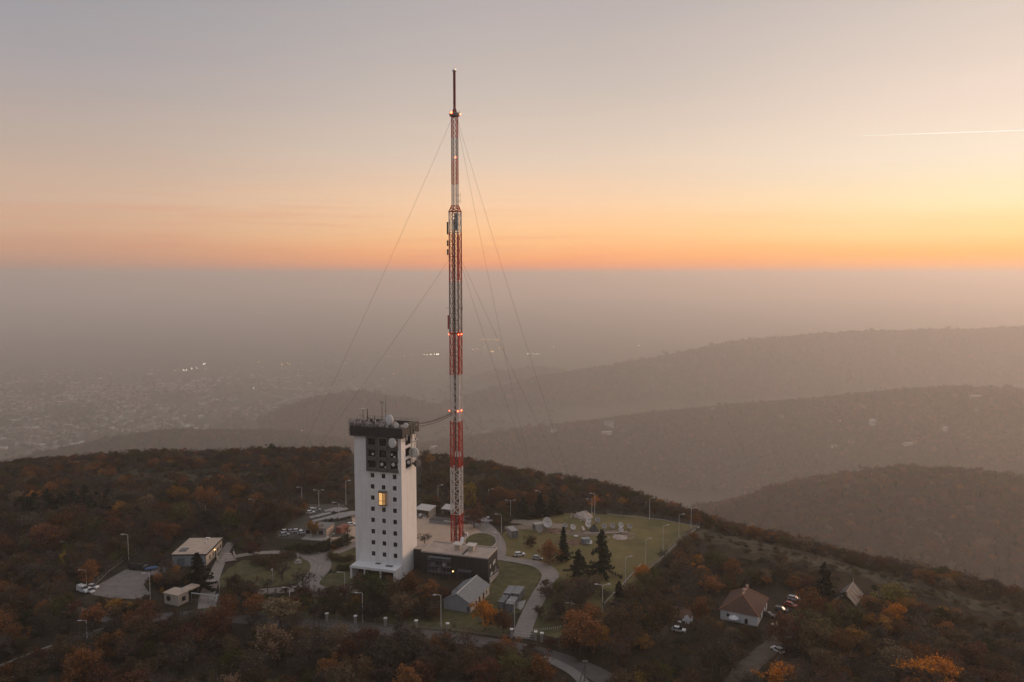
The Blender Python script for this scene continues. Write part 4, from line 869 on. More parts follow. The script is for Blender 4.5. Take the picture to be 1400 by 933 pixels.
# ------------------------------------------------------------------ street lamps
LAMPS = {}
def lamp(px, pyb, pyt, kind, label, rz=0.0):
    x, y = G(px, pyb); h = Zat(px, pyt, y); gname = None
    if kind not in LAMPS:
        t = thing('street_lamp', label, 'street lamp', (x, y, 0), rz, 'grey lamp posts of the compound')
        obj('pole', MB().tube([(0, 0, 0), (0, 0, .08), (0, 0, .985)] , [.15, .13, .085], 8) if False else MB().lathe([(.2, 0), (.2, 1.0), (.13, 1.05), (.09, 9.9)], 8), M_LIGHTM, t)
        if kind == 'single': arm = [[(0, 0, 9.85), (.35, 0, 10.05), (1.5, 0, 10.2)]]; hd_ = [(1.4, 2.5)]
        elif kind == 'curved': arm = [[(0, 0, 9.8), (-.35, 0, 10.25), (-1.1, 0, 10.5), (-2.0, 0, 10.55)]]; hd_ = [(-1.7, -2.8)]
        else: arm = [[(0, 0, 9.85), (1.7, 0, 10.2)], [(0, 0, 9.85), (-1.7, 0, 10.2)]]; hd_ = [(1.5, 2.6), (-1.5, -2.6)]
        mb = MB()
        for a in arm: mb.tube(a, .08, 6)
        obj('arm', mb, M_LIGHTM, t)
        for a, b in hd_:
            zz = 10.2 if kind != 'curved' else 10.55; x0_, x1_ = min(a, b), max(a, b)
            hdm = obj('lamp_head', MB().bbox(x0_, x1_, -.22, .22, zz - .08, zz + .18, .06), M_LIGHTM, t); obj('lens', MB().box(x0_ + .1, x1_ - .1, -.16, .16, zz - .14, zz - .083), M_RADOME, hdm)
        LAMPS[kind] = t; t.scale = (1, 1, h / 10.2)
    else: t = dup(LAMPS[kind], (x, y, 0), rz, label=label, scale=(1, 1, h / 10.2))
    t['group'] = 'grey lamp posts of the compound'
    return t
for a in [
    (118.5, 806, 779, 'single', 'lamp post beside the white van at the parking lot corner', R(190)), (176, 766, 730.5, 'single', 'tall lamp post behind the dark covered truck', R(190)),
    (205.5, 820, 783.5, 'single', 'lamp post at the near right corner of the parking lot', R(190)), (212, 729, 709, 'single', 'short lamp post in the woods above the parking lot', R(190)),
    (281, 703, 691, 'single', 'small lamp post standing in rusty trees behind the beige hall', R(190)), (347.5, 700, 682.5, 'single', 'lamp post at the end of a pale wall in the back woods', R(190)),
    (91.5, 751, 741, 'double', 'short twin armed lamp post in the rusty wood left of the parking lot', 0), (301, 828, 794, 'single', 'lamp post right of the entrance gate', R(190)),
    (373, 797, 776.5, 'single', 'lamp post on the left part of the round lawn edge', R(-80)), (396.5, 841, 803, 'single', 'lamp post at the front fence in front of the bare trees', R(190)),
    (496, 851, 810, 'single', 'lamp post on the front fence below the white tower', R(190)), (603, 857, 813, 'single', 'lamp post on the front fence left of the gabled shed', R(190)),
    (412.8, 688, 666, 'single', 'lamp post leftmost of the three behind the service building', R(190)), (436, 693, 670, 'double', 'twin armed lamp post behind the service building', 0),
    (473, 690, 657.5, 'single', 'tall lamp post against the wood just left of the white tower', R(10)), (463.5, 711, 688, 'curved', 'curved arm lamp post at the car park left of the white tower', 0),
    (452.4, 753, 732, 'double', 'small twin headed lamp post in front of the service building', R(70)), (471.5, 803, 783, 'curved', 'lamp post with long left arm on the small oval lawn', 0),
    (599, 692, 663.5, 'single', 'lamp post in the wood between white tower and lattice mast', R(10)), (668, 691, 669, 'single', 'lamp post in the wood right of the lattice mast', R(10)),
    (698, 705, 684, 'double', 'twin armed lamp post left of the dark pines', 0), (685.5, 730, 704, 'curved', 'curved lamp post on the road behind the white van', 0),
    (683.5, 758, 729, 'curved', 'curved lamp post directly behind the right corner of the black hall', 0), (813, 704, 674.5, 'single', 'tall lamp post before the single orange tree', R(190)),
    (809, 704.5, 683, 'curved', 'shorter curved lamp post left of the tall one before the orange tree', 0), (888, 711, 681, 'single', 'lamp post on the back edge of the meadow', R(10)),
    (944.7, 721.7, 694.5, 'single', 'lamp post nearest the far corner of the meadow fence', R(10)), (928, 735.5, 703.5, 'single', 'second lamp post from the far corner along the right fence', R(10)),
    (906.3, 751.5, 718.5, 'single', 'third lamp post from the far corner along the right fence', R(10)), (882.6, 775, 737, 'single', 'lamp post above the small orange tree on the right fence', R(10)),
    (855, 801, 761.5, 'single', 'lamp post on the right fence below the small orange tree', R(10)), (823.5, 843, 799, 'double', 'tall twin armed lamp post at the near end of the meadow fence', 0),
    (784.5, 840, 825, 'curved', 'small curved lamp post above the big round rusty tree', 0), (703.5, 861, 820.5, 'single', 'lamp post beside the equipment containers', R(190)),
    (119, 873, 848, 'single', 'lamp post on the walled lane in the lower left wood', R(190)), (738.5, 700, 671, 'single', 'lamp post rising behind the dark pines', R(190)),
]: lamp(*a)

# ------------------------------------------------------------------ fences, walls, posts
def wall_line(name, pix, h, w, m, label, cat='wall', posts=0, group=None):
    pts = [G(*p) for p in pix]; x0, y0 = pts[0]; t = thing(name, label, cat, (x0, y0, 0), 0, group); mb = MB()
    for (a, b) in zip(pts, pts[1:]):
        L_ = math.dist(a, b); mb.box(0, L_, -w / 2, w / 2, -.1, h, Matrix.Translation((a[0] - x0, a[1] - y0, 0)) @ Matrix.Rotation(math.atan2(b[1] - a[1], b[0] - a[0]), 4, 'Z'))
    obj('base_wall' if posts else 'wall', mb, m, t)
    if posts:
        pm = MB(); nm_ = MB()
        for (a, b) in zip(pts, pts[1:]):
            L_ = math.dist(a, b); k = max(1, int(L_ / 3))
            for i in range(k + 1):
                q = i / k; pm.tube([(a[0] + (b[0] - a[0]) * q - x0, a[1] + (b[1] - a[1]) * q - y0, h - .1), (a[0] + (b[0] - a[0]) * q - x0, a[1] + (b[1] - a[1]) * q - y0, h + posts)], .06, 4)
            for zz in np.arange(h + .15, h + posts, .45): nm_.tube([(a[0] - x0, a[1] - y0, zz), (b[0] - x0, b[1] - y0, zz)], .018, 3, False)
        obj('posts', pm, M_GREYM, t); obj('wires', nm_, M_GREYM, t)
    return t
wall_line('boundary_fence', [(885, 781), (905, 764), (922, 747), (940, 733), (956, 721)], .55, .35, M_CONC, 'pale concrete footing with wire fence down the right side of the meadow', 'fence', 2.0)
wall_line('boundary_fence', [(956, 721), (930, 716), (905, 711), (870, 708), (830, 703)], .3, .2, M_CONC, 'wire fence along the far edge of the meadow', 'fence', 2.0)
wall_line('meadow_kerb', [(826, 826), (850, 801), (876, 772)], .35, .3, M_KERB, 'lower stretch of pale kerb running beside the right fence lamps', 'kerb wall')
wall_line('meadow_kerb', [(885, 764), (902, 750), (915, 738)], .3, .25, mat('mossy_kerb', (.2, .17, .11), .9), 'upper mossy stretch of kerb on the meadow before the right fence', 'kerb wall')
wall_line('front_fence', [(300, 838), (380, 844), (447, 849), (486, 852.5), (527, 855.5), (569, 859), (612, 863), (655, 867), (699, 871)], .45, .3, mat('mossy_concrete', (.16, .14, .115), .9), 'low concrete wall with wire fence along the front of the compound', 'fence', 1.7)
wall_line('front_fence', [(741, 876), (765, 873), (790, 870)], .4, .3, mat('mossy_concrete', (.16, .14, .115), .9), 'short low wall with wire fence right of the compound gate', 'fence', 1.4)
wall_line('lane_fence', [(124, 806), (150, 781), (172, 765), (205, 746), (228, 735)], .3, .2, mat('mossy_concrete', (.16, .14, .115), .9), 'wire fence climbing past the dark truck on the left lane', 'fence', 1.8)
wall_line('lane_wall', [(-40, 930), (0, 914), (30, 902), (62, 890), (110, 872), (158, 858)], .9, 1.0, mat('old_pale_wall', (.22, .185, .15), .9, .3, .5), 'long pale stone wall in the lower left wood', 'wall')
wall_line('back_wall', [(347, 700), (360, 696.5), (375, 694)], 1.1, .4, M_KERB, 'short pale wall in the woods behind the beige hall', 'wall')
pf = None
PILL = [(447, 850, 'first'), (486, 853.5, 'second'), (527, 856.5, 'third'), (569, 860, 'fourth'), (612, 864, 'fifth'), (699.5, 872, 'sixth')]
for px, py, nm in PILL + [(732.3, 875.5, 'left gate'), (740.8, 877.5, 'right gate')]:
    lab = f'white capped concrete pillar, {nm} from the left on the front fence' if 'gate' not in nm else f'white capped concrete pillar, {nm[:-5]} of the pair beside the compound gate'
    if pf is None:
        pf = thing('fence_pillar', lab, 'pillar', (*G(px, py), 0), 0, 'white capped pillars of the front fence')
        obj('shaft', MB().bbox(-.4, .4, -.4, .4, 0, 2.6, .06), mat('pillar_concrete', (.3, .27, .24), .9), pf); obj('cap', MB().bbox(-.55, .55, -.55, .55, 2.601, 2.85, .08), mat('pale_cap', (.68, .64, .6), .8), pf)
    else: dup(pf, (*G(px, py), 0), 0, label=lab)
t = thing('vehicle_gate', 'light wire gate across the paved path at the front fence', 'gate', (*G(705, 873), 0), base_yaw(G(705, 873), G(730, 875.5)))
gl = math.dist(G(705, 873), G(730, 875.5)); mb = MB()
for z in (.3, 1.1, 1.9): mb.tube([(0, 0, z), (gl, 0, z)], .05, 4)
for k in range(14): mb.tube([(k * gl / 13, 0, .2), (k * gl / 13, 0, 1.95)], .03, 4)
obj('bars', mb, M_LIGHTM, t); obj('post', MB().tube([(0, 0, 0), (0, 0, 2.2)], .09, 6), M_LIGHTM, t)
mb = MB(); x0, y0 = G(728, 862); t = thing('rope_fence', 'row of little white posts curving round the lawn right of the path', 'fence', (x0, y0, 0))
for k in range(16):
    q = G(728 + k * 2.6, 863 - .02 * k * k); mb.tube([(q[0] - x0, q[1] - y0, 0), (q[0] - x0, q[1] - y0, .75)], .09, 5)
obj('posts', mb, M_RADOME, t)
t = thing('utility_pole', 'bare utility pole with a brace beside the road fork', 'utility pole', (*G(799.6, 932), 0)); hh = Zat(799.6, 901, G(799.6, 932)[1])
obj('pole', MB().tube([(0, 0, 0), (0, 0, hh)], [.16, .11], 7), M_LEDGE, t); obj('brace', MB().tube([(-1.5, -.3, 0), (0, 0, hh * .75)], .1, 6), M_LEDGE, t); obj('crossarm', MB().box(-.7, .7, -.07, .07, hh - .7, hh - .55), M_LIGHTM, t)
# statue
x, y = G(407.5, 770); hs = Zat(407.5, 755, y); t = thing('statue', 'pale stone statue with raised arm on a square plinth at the lawn', 'statue', (x, y, 0), R(20))
obj('plinth', MB().bbox(-1.3, 1.3, -1.3, 1.3, 0, .5, .06).bbox(-.9, .9, -.9, .9, .5, 1.3, .06), M_CONC, t)
def skin_body(name, pts, edges, rad, m, parent=None, sub=2):
    me = bpy.data.meshes.new(name); me.from_pydata(pts, edges, []); me.materials.append(m); o = bpy.data.objects.new(name, me); col.objects.link(o)
    o.modifiers.new('skin', 'SKIN'); sk = me.skin_vertices[0].data
    for i, r in enumerate(rad): sk[i].radius = (r, r)
    sk[0].use_root = True
    for i in range(1, len(sk)): sk[i].use_root = False
    ss = o.modifiers.new('smooth', 'SUBSURF'); ss.levels = sub; ss.render_levels = sub
    if parent: o.parent = parent
    return o
#            pelvis      chest        neck        head        top         Lsh          Lel          Lha          Rsh          Rel           Rha          Lhip        Lkn           Lan          Lto            Rhip        Rkn          Ran          Rto
BODY = [(0, 0, .95), (0, 0, 1.25), (0, 0, 1.5), (0, -.02, 1.62), (0, 0, 1.75), (.19, 0, 1.43), (.26, .03, 1.16), (.27, -.06, .9), (-.19, 0, 1.43), (-.26, -.02, 1.16), (-.27, -.1, .92), (.1, 0, .88), (.11, -.1, .5), (.11, -.02, .09), (.11, -.2, .04), (-.1, 0, .88), (-.11, .06, .5), (-.11, .26, .14), (-.11, .1, .06)]
BE = [(0, 1), (1, 2), (2, 3), (3, 4), (1, 5), (5, 6), (6, 7), (1, 8), (8, 9), (9, 10), (0, 11), (11, 12), (12, 13), (13, 14), (0, 15), (15, 16), (16, 17), (17, 18)]
BR = [.14, .15, .065, .1, .085, .075, .055, .04, .075, .055, .04, .1, .07, .05, .04, .1, .07, .05, .04]
sb = list(BODY); sb[9] = (-.4, 0, 1.6); sb[10] = (-.5, -.05, 1.9); k = (hs - 1.3) / 1.85
f_ = skin_body('figure', [(a * k, b * k, c * k + 1.3) for a, b, c in sb], BE, [r * k * 1.15 for r in BR], mat('statue_stone', (.38, .34, .3), .9), t)
# two walkers on the road
for (px, py, rz, jc, tcx, lab) in ((750.2, 893, R(200), (.34, .05, .03), (.03, .03, .04), 'person in a red jacket and dark trousers walking on the road'), (754, 893.5, R(195), (.02, .02, .025), (.025, .025, .03), 'person in dark clothes walking beside the one in red')):
    p = skin_body('person', BODY, BE, BR, mat('skin', (.42, .27, .2), .7, .05, 8)); p.location = (*G(px, py), .02); p.rotation_euler[2] = rz; tag(p, lab, 'person', 'walkers on the front road')
    cm_ = mat('cloth_%d' % int(px), jc, .9, .1, 8)
    skin_body('jacket', [BODY[i] for i in (1, 0, 2, 5, 6, 7, 8, 9, 10)][:9], [(0, 1), (0, 2), (0, 3), (3, 4), (4, 5), (0, 6), (6, 7), (7, 8)], [.175, .165, .085, .1, .08, .062, .1, .08, .062], cm_, p)
    skin_body('trousers', [BODY[i] for i in (0, 11, 12, 13, 15, 16, 17)], [(0, 1), (1, 2), (2, 3), (0, 4), (4, 5), (5, 6)], [.15, .12, .09, .07, .12, .09, .07], mat('trousers_%d' % int(px), tcx, .9, .1, 8), p)
    obj('hair', MB().lathe([(.115, 1.63), (.12, 1.7), (.09, 1.79), (.02, 1.83)], 10, Matrix.Translation((0, .02, 0))), mat('hair_brown', (.03, .02, .015), .9), p, True)
    p.scale = (1.05,) * 3

# ------------------------------------------------------------------ vehicles
M_TYRE = mat('tyre', (.02, .02, .02), .9); M_CGL = mat('car_glass', (.012, .014, .018), .1, .1, 1, spec=.7)
def make_car(paint, label, loc, rz, style='hatch', cat='car', name='parked_car', group=None):
    t = thing(name, label, cat, loc, rz, group); L_, w = (4.2, .85) if style != 'van' else (5.3, .98)
    if style == 'van': prof = [(-2.6, .4), (-2.6, 2.2), (-2.4, 2.4), (.9, 2.4), (1.55, 1.5), (2.4, 1.15), (2.6, .8), (2.6, .4)]; cab = None
    elif style == 'estate': prof = [(-2.1, .35), (-2.12, .95), (2.0, .9), (2.15, .6), (2.1, .35)]; cab = [(-2.05, .95), (-1.85, 1.48), (.35, 1.5), (1.1, .93)]
    else: prof = [(-2.05, .35), (-2.08, .95), (2.0, .88), (2.12, .6), (2.08, .35)]; cab = [(-2.0, .95), (-1.5, 1.46), (.2, 1.5), (1.0, .92)]
    def extr(pr, ws):
        mb = MB(); n = len(pr); mb.add([(x, -ws(z), z) for x, z in pr] + [(x, ws(z), z) for x, z in pr], [tuple(range(n - 1, -1, -1)), tuple(range(n, 2 * n))] + [(i, (i + 1) % n, n + (i + 1) % n, n + i) for i in range(n)])
        mb.f = [f_[::-1] for f_ in mb.f]; return mb
    body = extr(prof, lambda z: w - max(0, z - 1.1) * .12)
    if cab:
        roof = [(cab[1][0] + .02, 1.44), (cab[1][0] + .1, 1.53), (cab[2][0] - .1, 1.55), (cab[2][0], 1.47)]
        o = obj('body', body, paint, t); obj('cabin_glass', extr(cab, lambda z: w - .04 - (z - .9) * .3), M_CGL, t); obj('roof', extr(roof, lambda z: w - .19), paint, t)
        obj('pillars', MB().box(-.55, -.42, -w + .13, w - .13, .95, 1.47), paint, t)
    else:
        o = obj('body', body, paint, t); obj('windscreen', MB().add([(1.0, -.8, 2.3), (1.6, -.86, 1.52), (1.6, .86, 1.52), (1.0, .8, 2.3), (.97, -.8, 2.32)], [(0, 1, 2, 3)]), M_CGL, t)
        for v in t.children:
            if v.name.startswith('windscreen'): v.location = (.03, 0, .03)
        obj('side_window', MB().box(.3, 1.2, -.93, -.9, 1.5, 2.1).box(.3, 1.2, .9, .93, 1.5, 2.1), M_CGL, t)
    for x in (-1.3, 1.35):
        for s in (-1, 1):
            wl = obj('wheel', MB().lathe([(.33, -.1), (.35, -.06), (.35, .06), (.33, .1)], 14, Matrix.Translation((x * (1.2 if style == 'van' else 1), s * (w - .08), .34)) @ Matrix.Rotation(R(90), 4, 'X')), M_TYRE, t)
    for s in (-1, 1):
        obj('headlight', MB().box(prof[-1][0] - .08, prof[-1][0] + .05, s * (w - .25) - .16, s * (w - .25) + .16, .62, .78), M_RADOME, t); obj('tail_light', MB().box(prof[0][0] - .06, prof[0][0] + .04, s * (w - .15) - .1, s * (w - .15) + .1, .75, .92), mat('tail_red', (.25, .02, .02), .4), t)
    return t
P_W = mat('white_paint', (.72, .71, .7), .35, .03, 1, spec=.5); P_S = mat('silver_paint', (.4, .4, .41), .35, .04, 1, spec=.5); P_K = mat('dark_paint', (.05, .05, .055), .3, .05, 1, spec=.5); P_R = mat('red_paint', (.4, .07, .05), .4, .06, 1, spec=.5); P_B = mat('blue_paint', (.06, .12, .25), .4, .1, 1, spec=.5)
make_car(P_W, 'white panel van parked at the near left corner of the parking lot', (*G(114, 809.5), 0), R(-28), 'van', 'van', 'parked_van')
make_car(P_W, 'white estate car tight beside the white panel van at the parking lot', (*G(123, 809.8), 0), R(-35), 'estate', 'car')
make_car(P_W, 'white car nose out behind the white panel van', (*G(127, 804.5), 0), R(-15))
make_car(P_W, 'white van parked on the road bend right of the lattice mast', (*G(666, 714), 0), R(-12), 'van', 'van', 'parked_van')
make_car(P_W, 'white car parked behind the black hall by the round lawn', (*G(656, 752), 0), R(-5), 'estate')
make_car(P_W, 'white car parked on the dirt road below the tiled house', (*G(1063, 891), 0), R(118))
make_car(P_W, 'white car standing in the grass clearing left of the tiled house', (*G(928, 863.5), 0), R(-22))
make_car(P_S, 'silver car behind the tiled house, above the red one', (*G(1086, 821), 0), R(-28), 'estate')
make_car(P_R, 'red car parked right of the tiled house among dark cars', (*G(1081, 829.5), 0), R(-38))
make_car(P_K, 'dark car parked close to the right wall of the tiled house', (*G(1051, 843), 0), R(-35))
make_car(P_K, 'dark car parked right of the tiled house, between red car and wall', (*G(1068, 836), 0), R(-30), 'estate')
make_car(P_W, 'white roofed car on the lawn above the path, left of two', (*G(710.5, 760), 0), R(10), 'estate')
make_car(P_S, 'pale roofed car on the lawn above the path beside red brown bushes', (*G(735, 765), 0), R(-15))
for (px, py, pp, lab) in ((389, 733, P_S, 'silver car nearest the hedge left of the service building'), (391, 728.5, P_W, 'white car parked second in the row left of the service building'), (399, 728.5, P_S, 'silver car in the middle of the row left of the service building'), (406.5, 727.8, P_W, 'bright white car at the right of the row by the service building'), (413.5, 730, P_W, 'white car tight against the corner of the service building'),
                          (424.5, 702.5, P_W, 'white car at the far left of the car park behind the service building'), (428, 698.5, P_W, 'white car, leftmost of the far row behind the shelters'), (432.5, 699, P_S, 'silver car in the far row behind the shelters'), (480, 719, P_W, 'white car just left of the white tower at yard height')):
    make_car(pp, lab, (*G(px, py), 0), R(random.choice([25, 30, 20])))
# tarpaulin truck
t = thing('covered_truck', 'long dark tarpaulin covered truck parked at the back of the parking lot', 'truck', (*G(188, 779), 0), R(-12))
n = 10; prof = [(1.2 * math.cos(math.pi * k / n), 1.2 + 1.3 * math.sin(math.pi * k / n) ** .7) for k in range(n + 1)] + [(-1.25, .8), (1.25, .8)]
m_ = len(prof); mb = MB().add([(-3.3, a, b) for a, b in prof] + [(2.6, a, b) for a, b in prof], [tuple(range(m_)), tuple(range(2 * m_ - 1, m_ - 1, -1))] + [(i, m_ + i, m_ + (i + 1) % m_, (i + 1) % m_) for i in range(m_)])
obj('tarpaulin', mb, mat('black_green_tarp', (.018, .02, .018), .8, .3, 1), t); obj('cab', MB().bbox(2.7, 4.1, -1.1, 1.1, .5, 2.0, .25), P_K, t); obj('windscreen', MB().box(4.1, 4.13, -.9, .9, 1.2, 1.8), M_CGL, t)
for x in (-2.2, -1.2, 3.2):
    for s in (-1, 1): obj('wheel', MB().lathe([(.45, -.14), (.48, -.08), (.48, .08), (.45, .14)], 14, Matrix.Translation((x, s * 1.0, .48)) @ Matrix.Rotation(R(90), 4, 'X')), M_TYRE, t)
obj('headlight', MB().box(4.1, 4.15, -.95, -.65, .7, .9), M_RADOME, t); obj('headlight', MB().box(4.1, 4.15, .65, .95, .7, .9), M_RADOME, t)
t = thing('flatbed_trailer', 'low blue sheeted trailer beside the covered truck', 'trailer', (*G(207, 780), 0), R(25))
obj('load', MB().bbox(-2.2, 2.2, -.9, .9, .75, 1.25, .2), P_B, t); obj('drawbar', MB().tube([(2.2, 0, .6), (3.6, 0, .5)], .07, 5), M_GREYM, t)
for s in (-1, 1): obj('wheel', MB().lathe([(.33, -.1), (.35, 0), (.33, .1)], 12, Matrix.Translation((-.4, s * .95, .35)) @ Matrix.Rotation(R(90), 4, 'X')), M_TYRE, t)

# ------------------------------------------------------------------ dishes on the field
def field_dish(px, py, r, rz, tilt, label, dark=False):
    x, y = G(px, py); t = thing('satellite_dish', label, 'satellite dish', (x, y, 0), rz, 'dishes on the antenna field'); h = r * 1.25 + .3
    m = Matrix.Translation((0, -.3 * r, h)) @ frame_to((0, -math.cos(tilt), math.sin(tilt)))
    prof = [(r * q, r * .32 * q * q) for q in (.02, .3, .55, .8, 1)] + [(r * q, r * .32 * q * q - .05) for q in (1, .7, .3, .02)]
    obj('reflector', MB().lathe(prof, 22, m), mat('dish_weathered', (.3, .28, .26), .6, .15, .7) if dark else mat('dish_pale', (.5, .48, .46), .6, .1, .7), t, True)
    mb = MB(); F = m @ Vector((0, 0, r * .85))
    for k in range(3): a = k * 2.094 + .5; mb.tube([m @ Vector((r * .95 * math.cos(a), r * .95 * math.sin(a), r * .3)), F], .05, 4)
    mb.lathe([(.16, -.15), (.2, .15)], 8, Matrix.Translation(F)); obj('feed', mb, M_GREYM, t)
    obj('pedestal', MB().lathe([(r * .3, 0), (r * .24, h * .5), (r * .16, h)], 8).box(-r * .3, r * .3, -r * .25, r * .5, h - r * .2, h + r * .15), mat('pedestal_grey', (.22, .2, .19), .8), t)
    return t
for a in [(746, 724, 2.3, R(30), R(25), 'largest pale dish at the left of the antenna field beside the cream cabin', False), (739, 730, 1.4, R(-30), R(30), 'pale dish low in front of the largest dish on the antenna field', True),
          (782, 727, 1.35, R(35), R(40), 'pale dish right behind the narrow dark conifer', False), (772, 724, 1.2, R(20), R(60), 'greenish pale dish tilted up, half behind the narrow dark conifer', True),
          (803, 717.5, 1.45, R(40), R(35), 'highest placed white dish in the middle group of the field', False), (802, 723.5, 1.5, R(40), R(35), 'white dish directly below the highest one in the middle group', False),
          (816, 716.5, 1.35, R(20), R(30), 'grey dish behind the dark pyramid tent', True), (825, 725.5, 1.3, R(25), R(40), 'grey dish first right of the dark pyramid tent', True), (836, 725, 1.35, R(30), R(40), 'grey dish second right of the dark pyramid tent', True),
          (847.5, 724, 1.3, R(30), R(40), 'pale dish third right of the tent, upper of two close together', False), (848, 730, 1.2, R(25), R(40), 'pale dish third right of the tent, lower of two close together', False),
          (859.5, 725.5, 1.25, R(35), R(45), 'grey dish at the right end of the dish row', True), (796, 727.5, 1.0, R(60), R(35), 'small pale dish at the left foot of the middle group', False)]:
    field_dish(*a)
t = thing('pyramid_tent', 'dark grey pyramid shelter in the middle of the dish group', 'tent', (*G(812, 727), 0), R(20)); obj('cover', MB().add([(-1.9, -1.9, 0), (1.9, -1.9, 0), (1.9, 1.9, 0), (-1.9, 1.9, 0), (-.3, 0, 3.3), (.4, 0, 3.3)], [(0, 1, 5, 4), (1, 2, 5), (2, 3, 4, 5), (3, 0, 4), (3, 2, 1, 0)]), mat('dark_tarpaulin', (.06, .058, .052), .8, .2, .8), t)
obj('guy_peg', MB().tube([(-2.3, -2.3, 0), (-.3, 0, 3.2)], .03, 3), M_GREYM, t)
t = thing('upturned_dish', 'bright white dish lying upturned beside the small grey cabin', 'dish', (*G(804.5, 744), 0), R(20)); obj('reflector', MB().lathe([(.1, .4), (1.0, .7), (1.5, 1.2), (1.45, 1.22), (.1, .5)], 16, Matrix.Rotation(R(20), 4, 'X')), M_RADOME, t, True); obj('stand', MB().lathe([(.5, 0), (.3, .6)], 8), M_GREYM, t)
t = thing('bowl_dish', 'small white bowl dish on the bare earth left of the small grey cabin', 'dish', (*G(787.5, 735), 0)); obj('reflector', MB().lathe([(.1, .2), (.7, .35), (.95, .7), (.9, .72), (.1, .3)], 14), M_RADOME, t, True); obj('stand', MB().lathe([(.3, 0), (.2, .3)], 8), M_GREYM, t)
def rubble(px, py, w, d, h, label, m, n=60, cat='rubble heap'):
    x, y = G(px, py); mb = MB(); rr = random.Random(int(px * 7 + py))
    for k in range(n):
        a, b = rr.gauss(0, .36), rr.gauss(0, .36); zz = h * math.exp(-(a * a + b * b) * 4); s = rr.uniform(.12, .5)
        mb.box(-s, s, -s * .7, s * .7, -.2, s * .6, Matrix.Translation((a * w, b * d, zz * rr.random() + .1)) @ Matrix.Rotation(rr.uniform(0, 3), 4, 'Z') @ Matrix.Rotation(rr.uniform(-.6, .6), 4, 'X'))
    mb.lathe([(w * .5, 0), (w * .35, h * .5), (w * .1, h * .9)], 12)
    return tag(obj('rubble_heap', mb, m, loc=(x, y, 0)), label, cat)
M_RUB = mat('pale_rubble', (.42, .34, .29), .95, .25, .8); M_RUST = mat('rusty_debris', (.2, .12, .08), .95, .35, .8)
rubble(798, 706.5, 9, 7, 2.6, 'pale pointed rubble heap at the back of the meadow', M_RUB, 70)
rubble(848, 735, 7, 3, .6, 'flat pale rubble patch below the right end of the dishes', M_RUB, 40)
rubble(756, 727, 6, 5, 1.2, 'brown grey rubble heap right of the largest field dish', M_RUST, 50); rubble(785, 742, 8, 5, .9, 'scattered dark debris between the two dark conifers', M_RUST, 60)
rubble(905, 833, 6, 5, 1.3, 'heap of mixed black and white junk in the right wood', M_RUB, 50, 'junk heap'); rubble(932, 838, 9, 8, 1.5, 'wide heap of pale junk left of the tiled house', M_RUST, 70, 'junk heap'); rubble(940, 848, 3, 4, .8, 'small bright white junk heap above the white car in the clearing', mat('white_junk', (.6, .58, .56), .8), 25, 'junk heap')
rubble(1063, 853.5, 2, 2, .7, 'small cream pile beside the dark car at the tiled house', mat('cream_junk', (.55, .45, .33), .8), 14)
for (pts, lab) in (([(798, 730), (820, 729.5), (845, 729), (858, 728)], 'long low pinkish kerb below the dish row'), ([(838, 733), (850, 733), (858, 734)], 'short pinkish kerb at the right end of the dish row')):
    wall_line('low_kerb', pts, .35, 1.3, mat('pinkish_concrete', (.36, .27, .23), .9), lab, 'kerb wall')
x, y = G(310, 764); t = thing('stone_steps', 'pale angular stone steps and walls between hall and lawn', 'steps', (x, y, 0), R(25)); mb = MB()
for k in range(5): mb.box(-3 + k * .5, 3 - k * .3, -3.5 + k * 1.1, -2.4 + k * 1.1, -.1, .3 + k * .3)
mb.box(2.7, 3.2, -4, 3.5, 0, 1.4).box(-3.6, -3.1, -3.5, 3, 0, .9); obj('step_flight', mb, M_RUB, t); obj('rail', MB().tube([(2.9, -4, 2.2), (2.9, 3.5, 2.4)], .06, 4).tube([(2.9, -4, 1.4), (2.9, -4, 2.2)], .05, 4), M_GREYM, t)
t = thing('floodlight', 'bright white violet floodlight glowing at the wood edge behind the tower', 'floodlight', (*G(592.3, 693.5), 0)); obj('pole', MB().tube([(0, 0, 0), (0, 0, 2.2)], .06, 5), M_GREYM, t); obj('lamp_head', MB().sphere((0, 0, 2.4), .42), mat('violet_white_lamp', (.9, .8, 1), .4, .02, 1, emit=(.95, .75, 1.0), estr=9), t, True)
for k, (px, py, lab) in enumerate(((482, 853.2, 0), (330, 836, 0), (113, 856, 0))): pass

